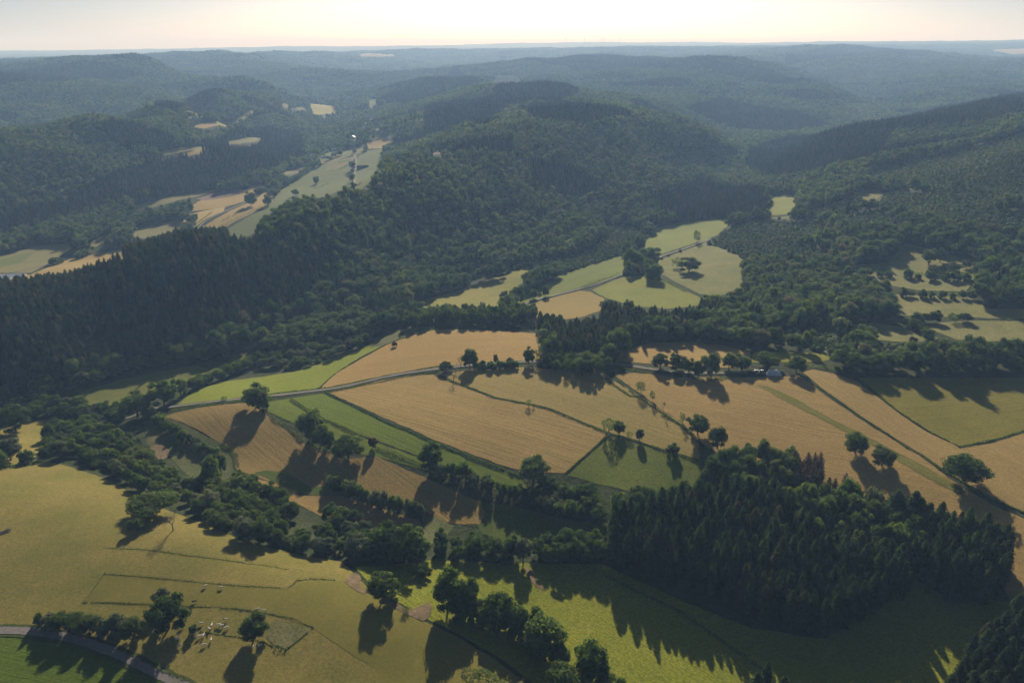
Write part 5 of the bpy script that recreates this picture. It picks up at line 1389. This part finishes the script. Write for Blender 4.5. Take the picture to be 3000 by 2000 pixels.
L3 = [[blob("wood_crown", LM['forest'], 291 + i, r=6.0, z0=-2, z1=17.0, leaves=5, size=3.0, sub=1, amp=0.3, nl=3) for i in range(3)],
      [spruce("wood_spruce", LM['farspruce'], 295 + i, H=18.5, Rm=3.6, levels=3, arms=5, core=True, wid=0.7) for i in range(2)],
      [blob("scrub", LM['young'], 298, r=4.0, z0=-1, z1=8.0, leaves=3, size=2, sub=1)]]

for L_, sz, lv in ((L0, 0.52, 900), (L1, 0.74, 460), (L2, 1.25, 150)):
    L_[0].append(crown("wood_crown", LM['young'], 303, r=5.0, z0=2.0, z1=14.5, nl=9, leaves=lv, size=sz, core=1, lumps=0.46, jit=0.38))
    L_[0].append(crown("wood_crown", LM['broad'], 305, r=6.6, z0=2.0, z1=18.5, nl=9, leaves=lv, size=sz, core=1, lumps=0.44, jit=0.38))
    L_[0].append(L_[1][0])
# ------------------------------------------------------------------ cattle
def flat_mat(name, col, rough=0.8, spec=0.2, var=0.12, sc_=3.0):
    m, nt = new_mat(name)
    tc = N(nt, "ShaderNodeTexCoord")
    f = ramp(nt, noise(nt, tc.outputs["Object"], sc_, 3), 0.35, 0.65)
    finish(nt, mixc(nt, f, tuple(c * (1 - var) for c in col), tuple(min(1, c * (1 + var)) for c in col)), rough, spec)
    return m
def melt(S, name, mat, voxel=0.07):
    """one continuous skin out of overlapping tubes"""
    me = S.mesh(name + "_raw", mat)
    o = bpy.data.objects.new(name, me); sc.collection.objects.link(o)
    md = o.modifiers.new("r", 'REMESH'); md.mode = 'VOXEL'; md.voxel_size = voxel; md.use_smooth_shade = True
    ms = o.modifiers.new("s", 'SMOOTH'); ms.factor = 0.6; ms.iterations = 3
    dg = bpy.context.evaluated_depsgraph_get()
    out = bpy.data.meshes.new_from_object(o.evaluated_get(dg))
    out.name = name
    bpy.data.objects.remove(o)
    if not out.materials: out.materials.append(mat)
    return out
def closed(S, pts, rad, sides=10, ell=None):
    pts = np.asarray(pts, float); rad = np.asarray(rad, float)
    n0 = S.n
    S.tube(pts, rad, sides)
    k = len(pts)
    if ell is not None: S.co[-1] = (S.co[-1] - np.repeat(pts, sides, 0)) * np.array(ell) + np.repeat(pts, sides, 0)
    S.f.append(tuple(range(n0, n0 + sides))[::-1]); S.f.append(tuple(range(n0 + (k - 1) * sides, n0 + k * sides)))
def cow_mesh(name, mat, graze):
    S = Soup()
    closed(S, [(-1.02, 0, 1.10), (-0.95, 0, 1.08), (-0.6, 0, 1.04), (-0.1, 0, .98), (0.4, 0, 1.0), (0.75, 0, 1.05), (0.95, 0, 1.1)], [.10, .30, .38, .42, .40, .34, .18], 12, (1, .85, 1))
    if graze:
        closed(S, [(.75, 0, 1.15), (1.05, 0, .98), (1.3, 0, .68)], [.27, .20, .16], 10, (1, .8, 1))
        closed(S, [(1.22, 0, .74), (1.40, 0, .50), (1.52, 0, .26), (1.55, 0, .18)], [.13, .16, .11, .06], 10, (1, .9, 1))
        ear = (1.3, .66)
    else:
        closed(S, [(.75, 0, 1.2), (1.05, 0, 1.32), (1.3, 0, 1.45)], [.27, .20, .16], 10, (1, .8, 1))
        closed(S, [(1.22, 0, 1.5), (1.42, 0, 1.44), (1.68, 0, 1.30), (1.74, 0, 1.27)], [.12, .16, .10, .06], 10, (1, .9, 1))
        ear = (1.34, 1.5)
    for s in (-1, 1):
        closed(S, [(ear[0], 0.08 * s, ear[1] + .03), (ear[0] - .03, .3 * s, ear[1] + .02)], [.07, .05], 6)
        closed(S, [(.66, .2 * s, .95), (.68, .2 * s, .52), (.66, .2 * s, .30), (.68, .2 * s, .02)], [.17, .09, .065, .07], 8)
        closed(S, [(-.72, .2 * s, 1.0), (-.66, .2 * s, .72), (-.84, .2 * s, .46), (-.78, .2 * s, .02)], [.24, .15, .075, .07], 8)
    closed(S, [(-1.0, 0, 1.25), (-1.12, 0, 1.05), (-1.12, 0, .6), (-1.12, 0, .45)], [.05, .04, .035, .06], 6)
    closed(S, [(-.45, 0, .68), (-.25, 0, .62)], [.16, .10], 8)
    return melt(S, name, mat, 0.065)
M_CW = flat_mat("cream_hide", (0.72, 0.66, 0.58)); M_CP = flat_mat("pinkish_hide", (0.66, 0.55, 0.47)); M_CK = flat_mat("black_hide", (0.02, 0.018, 0.016))
m, nt = new_mat("patched_hide")
tc = N(nt, "ShaderNodeTexCoord"); f = ramp(nt, noise(nt, tc.outputs["Object"], 1.3, 2), 0.48, 0.52)
finish(nt, mixc(nt, f, (0.70, 0.64, 0.56), (0.07, 0.04, 0.03)), 0.8, 0.2); M_CB = m
COWM = {('w', 1): cow_mesh("cow", M_CW, True), ('w', 0): cow_mesh("cow", M_CW, False), ('p', 1): cow_mesh("cow", M_CP, True), ('p', 0): cow_mesh("cow", M_CP, False),
        ('k', 1): cow_mesh("cow", M_CK, True), ('b', 1): cow_mesh("cow", M_CB, True)}
cows = [ # u, v, colour, grazing, heading in degrees, label
 (601, 1717, 'w', 1, 238, "cream cow, left one of the two grazing highest in the paddock"),
 (648, 1721, 'w', 1, 215, "cream cow, right one of the two grazing highest in the paddock"),
 (569, 1762, 'k', 1, 20, "single black cow above the curved fence line"),
 (756, 1784, 'w', 0, 190, "pale cow just above the round dark oak, left of its neighbour"),
 (774, 1789, 'w', 1, 205, "pale cow just above the round dark oak, right of its neighbour"),
 (661, 1814, 'b', 1, 0, "brown-patched cow standing above the tight cow cluster"),
 (590, 1826, 'w', 1, 225, "cream cow at the left side of the herd, seen lengthwise"),
 (621, 1831, 'w', 0, 95, "cream cow seen from behind, above the pinkish one"),
 (641, 1830, 'w', 1, 215, "left cow of the touching pair in the herd"),
 (650, 1833, 'w', 1, 230, "right cow of the touching pair in the herd"),
 (613, 1842, 'p', 0, 320, "stout pinkish cow in the middle of the herd"),
 (663, 1839, 'w', 1, 50, "cream cow at the right end of the herd"),
 (572, 1856, 'p', 1, 10, "pinkish cow nearest the tiny pollard tree"),
 (584, 1864, 'w', 1, 60, "cream cow below the pinkish one by the pollard"),
 (597, 1861, 'w', 0, 85, "small cream cow between two others below the fence line"),
 (619, 1874, 'p', 0, 100, "pinkish cow alone below the middle fence line"),
 (598, 1889, 'w', 1, 48, "cream cow lowest in the herd, head to the right"),
 (521, 1871, 'w', 1, 45, "cream cow half in the shade of the wide dark tree"),
 (525, 1892, 'p', 0, 12, "pale cow standing at the lower rim of the tree shade"),
 (526, 1861, 'w', 0, 150, "cow in deep shade right of the wide dark tree"),
 (741, 1895, 'w', 1, 100, "shaded cow under the round oak, left of two"),
 (762, 1891, 'w', 1, 70, "shaded cow under the round oak, right of two"),
 (450, 1850, 'w', 0, 80, "cow in the shade at the left foot of the wide dark tree"),
 (532, 1836, 'w', 1, 20, "cow half hidden behind the right side of the wide dark tree"),
 (404, 1840, 'w', 1, 30, "cow at the right end of the laneside bushes"),
]
for u, v, c, g_, hd, lab in cows:
    x, y = ground_at([u], [v + 3])
    o = link("cow", COWM[(c, g_)])
    x, y = float(x[0]), float(y[0])
    o.location = (x, y, float(height(x, y)) + 0.12 + 0.07 * 2)
    o.rotation_euler = (0, 0, R(hd if hd in (0, 10, 12, 20, 30, 95, 100, 85, 80, 190, 320, 150) else hd - 20)); o.scale = (0.95, 1.1, 0.9)
    tag(o, lab, "cow", "cows grazing in the left paddock")
for lab, u, v in (("small bunch of fallen trunks lying in the far left pasture", 16, 1558),):
    x, y = ground_at([u], [v]); x, y = float(x[0]), float(y[0])
    S = Soup()
    for k in range(5):
        a = 0.9 + random.Random(k).uniform(-.25, .25); q = k * .55 - 1.2
        d_ = np.array([math.cos(a), math.sin(a), 0]); p = np.array([q, -q * .6, .3 + .12 * (k % 2)])
        closed(S, [p - d_ * 3.2, p, p + d_ * 2.9 + np.array([0, 0, .3])], [.24, .22, .14], 7)
    o = link("fallen_trunk", S.mesh("fallen_trunk", TWIG)); o.location = (x, y, float(height(x, y)) + .2); tag(o, lab, "log")

# ------------------------------------------------------------------ wrapped bales
def bale_mesh(name, mat):
    S = Soup(); k = 14
    prof = [(-.60, .40), (-.60, .52), (-.54, .59), (-.2, .615), (.2, .615), (.54, .59), (.60, .52), (.60, .40)]
    co = [(math.cos(i * 2 * math.pi / k) * r_, y, math.sin(i * 2 * math.pi / k) * r_ + .6) for y, r_ in prof for i in range(k)]
    f = [(j * k + i, j * k + (i + 1) % k, (j + 1) * k + (i + 1) % k, (j + 1) * k + i) for j in range(len(prof) - 1) for i in range(k)]
    f += [tuple(range(k))[::-1], tuple(range((len(prof) - 1) * k, len(prof) * k))]
    S.add(co, f)
    return S.mesh(name, mat, False)
m, nt = new_mat("black_film"); finish(nt, (0.012, 0.013, 0.017), 0.35, 0.5); BK = bale_mesh("bale", m)
m, nt = new_mat("pale_film"); finish(nt, (0.62, 0.70, 0.76), 0.35, 0.5); WK = bale_mesh("bale", m)
bx, by = ground_at([2190, 2290], [1101, 1101]); bx0, bx1, byy = float(bx[0]), float(bx[1]), float(by.mean())
nb = int((bx1 - bx0) / 1.27)
rr = random.Random(9)
n_blk = int(nb * 0.60)
for layer, (a, b, rows) in enumerate([(0, n_blk, 3), (0.5, n_blk - 0.5, 2), (1.0, n_blk - 1.0, 2), (4.5, n_blk - 1.5, 1)]):
    i = a
    while i < b:
        for d_ in range(rows):
            o = link("bale", BK); x = bx0 + (i + .5) * 1.27; y = byy + d_ * 1.24 + layer * .62
            o.location = (x, y + rr.uniform(-.08, .08), float(height(x, y)) + .25 + layer * 1.03); o.rotation_euler = (0, rr.uniform(0, .5), rr.uniform(-.05, .05))
            tag(o, "black film-wrapped round bale in the long stack behind the stubble field", "bale", "black wrapped bales")
        i += 1
for layer, (a, b, rows) in enumerate([(n_blk - .3, nb + .2, 3), (n_blk + .2, nb - .3, 3), (n_blk + .7, nb - .8, 2), (n_blk + 1.2, nb - 2.2, 2)]):
    i = a
    while i < b:
        for d_ in range(rows):
            o = link("bale", WK); x = bx0 + (i + .5) * 1.27; y = byy + d_ * 1.24 + layer * .62 - .3
            o.location = (x, y + rr.uniform(-.08, .08), float(height(x, y)) + .25 + layer * 1.03); o.rotation_euler = (0, rr.uniform(0, .5), rr.uniform(-.05, .05))
            tag(o, "pale film-wrapped round bale at the right end of the black stack", "bale", "pale wrapped bales")
        i += 1

# ------------------------------------------------------------------ wire fences
M_POST = flat_mat("weathered_post", (0.17, 0.14, 0.11))
PM = Soup(); closed(PM, [(0, 0, -.3), (0, 0, .6), (0, 0, 1.25)], [.075, .07, .06], 6); PM = PM.mesh("post", M_POST)
def fence(px, label, step=6.0):
    w = np.array(dense([tuple(p) for p in to_world(px)], step, False))
    x0, y0 = w[len(w) // 2]; z0 = float(height(x0, y0))
    root = bpy.data.objects.new("wire_fence", None); sc.collection.objects.link(root); root.location = (x0, y0, z0)
    tag(root, label, "fence", "wire fences of the left pasture")
    S = Soup(); pz = height(w[:, 0], w[:, 1]) - z0
    for x, y, z in zip(w[:, 0], w[:, 1], pz):
        o = link("post", PM, root); o.location = (x - x0, y - y0, z); o.rotation_euler = (rr.uniform(-.06, .06), rr.uniform(-.06, .06), 0)
    for hgt in (.5, .85, 1.15):
        S.tube(np.column_stack([w[:, 0] - x0, w[:, 1] - y0, pz + hgt]), np.full(len(w), .012), 3)
    link("wire", S.mesh("wire", M_POST), root)
fence([(285, 1602), (400, 1606), (560, 1626), (700, 1644), (810, 1660), (885, 1674)], "post-and-wire fence along the uppermost grassy line in the left pasture")
fence([(305, 1679), (450, 1691), (600, 1706), (730, 1716), (845, 1722), (870, 1700), (910, 1694), (980, 1698)], "post-and-wire fence above the two highest cows")
fence([(245, 1763), (380, 1766), (500, 1770), (560, 1775), (690, 1781), (780, 1794), (860, 1810), (916, 1836)], "post-and-wire fence curving behind the cow herd")
fence([(916, 1838), (890, 1860), (838, 1902)], "short post-and-wire fence closing the rough paddock corner")

# ------------------------------------------------------------------ houses and sheds
M_WALL = {'white': flat_mat("white_render", (0.62, 0.60, 0.56), 0.9), 'grey': flat_mat("grey_stone", (0.27, 0.25, 0.23), 0.9), 'dark': flat_mat("dark_boards", (0.08, 0.07, 0.065), 0.9)}
M_ROOF = {'slate': flat_mat("slate_roof", (0.10, 0.105, 0.125), 0.5, 0.4), 'bright': flat_mat("glinting_metal_roof", (0.80, 0.80, 0.78), 0.25, 0.9), 'pink': flat_mat("tile_roof", (0.42, 0.30, 0.26), 0.8), 'glass': flat_mat("poly_cover", (0.82, 0.84, 0.85), 0.4, 0.5)}  # the metal roof's whitish colour stands in for sun glint
M_WIN, _nt = new_mat("window_glass"); finish(_nt, (0.03, 0.035, 0.045), 0.15, 0.6)
def boxm(name, mat, x0, x1, y0, y1, z0, z1):
    co = [(x, y, z) for z in (z0, z1) for y in (y0, y1) for x in (x0, x1)]
    return raw_mesh(name, co, [(0, 2, 3, 1), (4, 5, 7, 6), (0, 1, 5, 4), (2, 6, 7, 3), (0, 4, 6, 2), (1, 3, 7, 5)], [mat])
def house(u, v, w, l, h, ang, wall, roof, label, name="house", ymin=1000, windows=3, rise=None, chimney=True, cat=None):
    x, y = ground_at([u], [v], ymin); x, y = float(x[0]), float(y[0]); z = float(height(x, y))
    root = bpy.data.objects.new(name, None); sc.collection.objects.link(root)
    root.location = (x, y, z); root.rotation_euler = (0, 0, R(ang)); tag(root, label, cat or name.replace('_', ' '), "houses and sheds of the valley")
    rise = rise or l * 0.32
    co = [(-w/2, -l/2, -2), (w/2, -l/2, -2), (w/2, l/2, -2), (-w/2, l/2, -2), (-w/2, -l/2, h), (w/2, -l/2, h), (w/2, l/2, h), (-w/2, l/2, h), (-w/2, 0, h + rise), (w/2, 0, h + rise)]
    link("wall", raw_mesh("wall", co, [(0, 1, 5, 4), (1, 2, 6, 9, 5), (2, 3, 7, 6), (3, 0, 4, 8, 7), (4, 5, 9, 8), (6, 7, 8, 9)], [M_WALL[wall]]), root)
    e, t = .45, .22; yl = l/2 + e; zl = h - e * rise / (l/2)
    co, f = [], []
    for s in (-1, 1):
        b = len(co)
        co += [(-w/2 - e, s * yl, zl + .06), (w/2 + e, s * yl, zl + .06), (w/2 + e, 0, h + rise + .06), (-w/2 - e, 0, h + rise + .06)]
        co += [(c[0], c[1], c[2] + t) for c in co[b:b + 4]]
        f += [(b, b+1, b+2, b+3), (b+4, b+7, b+6, b+5), (b, b+4, b+5, b+1), (b+1, b+5, b+6, b+2), (b+3, b+2, b+6, b+7), (b, b+3, b+7, b+4)]
    rf = link("roof", raw_mesh("roof", co, f, [M_ROOF[roof]]), root)
    if chimney: link("chimney", boxm("chimney", M_WALL['grey'], w*.22, w*.22 + .8, .4, 1.2, h + rise * .5, h + rise + 1.1), rf)
    for i in range(windows):
        xx = -w/2 + w * (i + .7) / (windows + .4)
        link("window", boxm("window", M_WIN, xx - .5, xx + .5, -l/2 - .04, -l/2 + .02, h * .35, h * .35 + 1.3), root)
    if windows: link("door", boxm("door", M_WALL['dark'], w * .30, w * .30 + 1.0, -l/2 - .05, -l/2 + .02, 0, 2.1), root)
    CLEAR_SPOTS.append((x, y, max(w, l) * .62 + 4)); CLEAR_SPOTS.append((x - .0, y - max(w, l) * .8, max(w, l) * .6 + 5))
    uu, vv = project(x, y, z); mp, _ = px_scale(x, y); a = max(w, l) * .75 / mp
    KEEP_PX.append((np.array([(uu - a, vv - (h + rise) / mp - 2), (uu + a, vv - (h + rise) / mp - 2), (uu + a, vv + 1), (uu - a, vv + 1)]), y * .8, y))
    return root
CLEAR_SPOTS = []; KEEP_PX = []
HSL = [
 (1035, 356, 17, 11, 5, 8, 'white', 'bright', "house with a glaring roof, left of two in the village trees"),
 (1082, 348, 26, 17, 6, -6, 'white', 'bright', "big building with the most glaring roof in the village"),
 (1117, 366, 13, 9, 5, 30, 'white', 'pink', "narrow pale house at the upper end of the village street"),
 (1104, 376, 14, 9, 5, -20, 'white', 'slate', "white-walled house on the village street bend"),
 (1107, 391, 15, 9, 5, 35, 'white', 'pink', "pale house at the lower end of the village street"),
 (1034, 408, 11, 13, 6, 90, 'white', 'slate', "gabled white house standing among the village gardens"),
 (978, 442, 12, 9, 5, 10, 'white', 'bright', "small house with a shiny roof at the left village edge"),
 (956, 448, 12, 10, 5, 70, 'white', 'pink', "whitish house left of the small shiny one"),
 (1072, 371, 10, 8, 4, 20, 'white', 'slate', "tiny pale house between tree crowns in the village"),
 (1100, 315, 20, 11, 5, 5, 'grey', 'slate', "grey house under the bright meadow above the village"),
 (1022, 287, 18, 10, 5, 5, 'white', 'slate', "grey-roofed farmhouse highest up behind the village"),
]
for a in HSL: house(*a)
house(956, 463, 20, 7, 3, 4, 'white', 'glass', "long low building at the left village edge", name="shed", windows=0, chimney=False)
house(1063, 494, 26, 9, 4, 8, 'dark', 'slate', "long field barn with a blue-grey roof beside the valley track", name="barn", windows=0, chimney=False)
house(1033, 503, 7, 6, 4, 0, 'dark', 'slate', "little dark hut on the left of the valley track", name="shed", windows=0, chimney=False)
house(912, 460, 14, 9, 4, 25, 'white', 'bright', "glaring-roofed building hidden at the edge of the spruce slope", name="shed", windows=0, chimney=False)
house(34, 814, 34, 12, 3, 12, 'white', 'glass', "long pale greenhouse at the left edge, upper one", name="greenhouse", windows=0, chimney=False, rise=2.2)
house(6, 830, 26, 12, 3, 12, 'white', 'glass', "long pale greenhouse at the left edge, lower one", name="greenhouse", windows=0, chimney=False, rise=2.2)
house(2886, 180, 60, 16, 6, 2, 'white', 'glass', "long pale farm hall on the right skyline plateau, left one", name="barn", ymin=4000, windows=0, chimney=False)
house(2908, 180, 50, 16, 6, 2, 'white', 'glass', "long pale farm hall on the right skyline plateau, right one", name="barn", ymin=4000, windows=0, chimney=False)
house(869, 1066, 8, 5, 2.6, 20, 'dark', 'slate', "small dark shed in the trees above the bright valley meadow", name="shed", ymin=120, windows=0, chimney=False)

# ------------------------------------------------------------------ wind turbines on the horizon
M_TW = flat_mat("turbine_silhouette", (0.22, 0.24, 0.27))  # turbine colour darkened so they stand out against the glaring sky
def turbine(u, Y, hub, blade, rot, label):
    x = (u - 1500) / 2468.0 * Y; z = float(height(x, Y))
    # foot on the ground of the far ridge, hub where the photograph shows it
    root = bpy.data.objects.new("wind_turbine", None); sc.collection.objects.link(root); root.location = (x, Y, z)
    tag(root, label, "wind turbine", "wind turbines on the horizon")
    S = Soup(); closed(S, [(0, 0, -5), (0, 0, hub * .5), (0, 0, hub)], [6.0, 5.0, 4.0], 10); link("tower", S.mesh("tower", M_TW), root)
    S = Soup(); closed(S, [(0, -8, hub + 1), (0, -4, hub + 1), (0, 7, hub + 1)], [1.2, 3, 2.4], 8); link("nacelle", S.mesh("nacelle", M_TW), root)
    for k in range(3):
        a = rot + k * 2.0944
        S = Soup()
        closed(S, [(math.sin(a) * q, -8, hub + 1 + math.cos(a) * q) for q in (0, 8, blade * .5, blade)], [2.6, 4.2, 3.2, 1.4], 6, (1, .6, 1))
        link("blade", S.mesh("blade", M_TW), root)
for u, hub, rot, lab in ((1658, 105, .3, "faint leftmost wind turbine on the horizon"), (1712, 130, .9, "largest wind turbine on the horizon"), (1762, 125, .1, "wind turbine on the horizon, left of a close pair"),
                         (1771, 110, 1.3, "wind turbine on the horizon, right of a close pair"), (1813, 120, .6, "rightmost wind turbine on the horizon")):
    turbine(u, 17500, hub, 60, rot, lab)
M_MAST = flat_mat("mast_steel", (0.18, 0.18, 0.19))
for u, Y, hh, lab in ((2279, 7300, 34, "thin mast on the wooded skyline"), (2852, 6000, 32, "thin mast above the farm halls on the right")):
    x = (u - 1500) / 2468.0 * Y
    root = bpy.data.objects.new("radio_mast", None); sc.collection.objects.link(root); root.location = (x, Y, float(height(x, Y)) + 12); tag(root, lab, "mast")
    S = Soup()
    for i in range(3):
        a = i * 2.094; closed(S, [(math.cos(a) * 1.6, math.sin(a) * 1.6, -14), (math.cos(a) * .4, math.sin(a) * .4, hh)], [.35, .25], 4)
    link("pole", S.mesh("pole", M_MAST), root)
    S = Soup(); closed(S, [(0, 0, hh), (0, 0, hh + 6)], [.5, .3], 6); link("antenna", S.mesh("antenna", M_MAST), root)
print("things", round(time.time() - T0, 1))
woods(520, 1050, "near", L0, (10.0, 5.5, 5.4))
woods(1050, 1750, "mid", L1, (10.4, 6.0, 5.8))
woods(1750, 3300, "far", L2, (11.0, 7.0, 7.0))
woods(3300, 6000, "farther", L3, (13.5, 10.5, 11.0))
woods(6000, 11000, "farthest", L3, (24.0, 20.0, 22.0))
if SPR_REST: scatter("spruce_woods", CR['spruce'], SPR_REST)
for k_, v_ in BELT_REST.items():
    scatter({'spruce': 'spruce_woods', 'bush': 'far_bushes', 'greybush': 'far_bushes'}.get(k_, 'broadleaf_woods'), CR[k_], v_)
print("woods", round(time.time() - T0, 1))
# ------------------------------------------------------------------ haze
def box_mesh(name, x0, x1, y0, y1, z0, z1):
    co = [(x, y, z) for z in (z0, z1) for y in (y0, y1) for x in (x0, x1)]
    return raw_mesh(name, co, [(0, 2, 3, 1), (4, 5, 7, 6), (0, 1, 5, 4), (2, 6, 7, 3), (0, 4, 6, 2), (1, 3, 7, 5)])
hz = box_mesh("haze", -52000, 52000, -900, 46000, float(GZ.min()) - 2, max(float(GZ.max()) + 40, 470))
hm, nt = new_mat("haze_air")
pv = N(nt, "ShaderNodeVolumePrincipled")
pv.inputs["Color"].default_value = HAZE_COL
pv.inputs["Absorption Color"].default_value = (1, 1, 1, 1)
pv.inputs["Density"].default_value = HAZE_DENSITY
pv.inputs["Anisotropy"].default_value = HAZE_G
o_ = N(nt, "ShaderNodeOutputMaterial")
L(nt, pv.outputs[0], o_.inputs["Volume"])
hz.materials.append(hm)
ho = link("haze", hz); ho["kind"] = 'stuff'
print("script", round(time.time() - T0, 1))
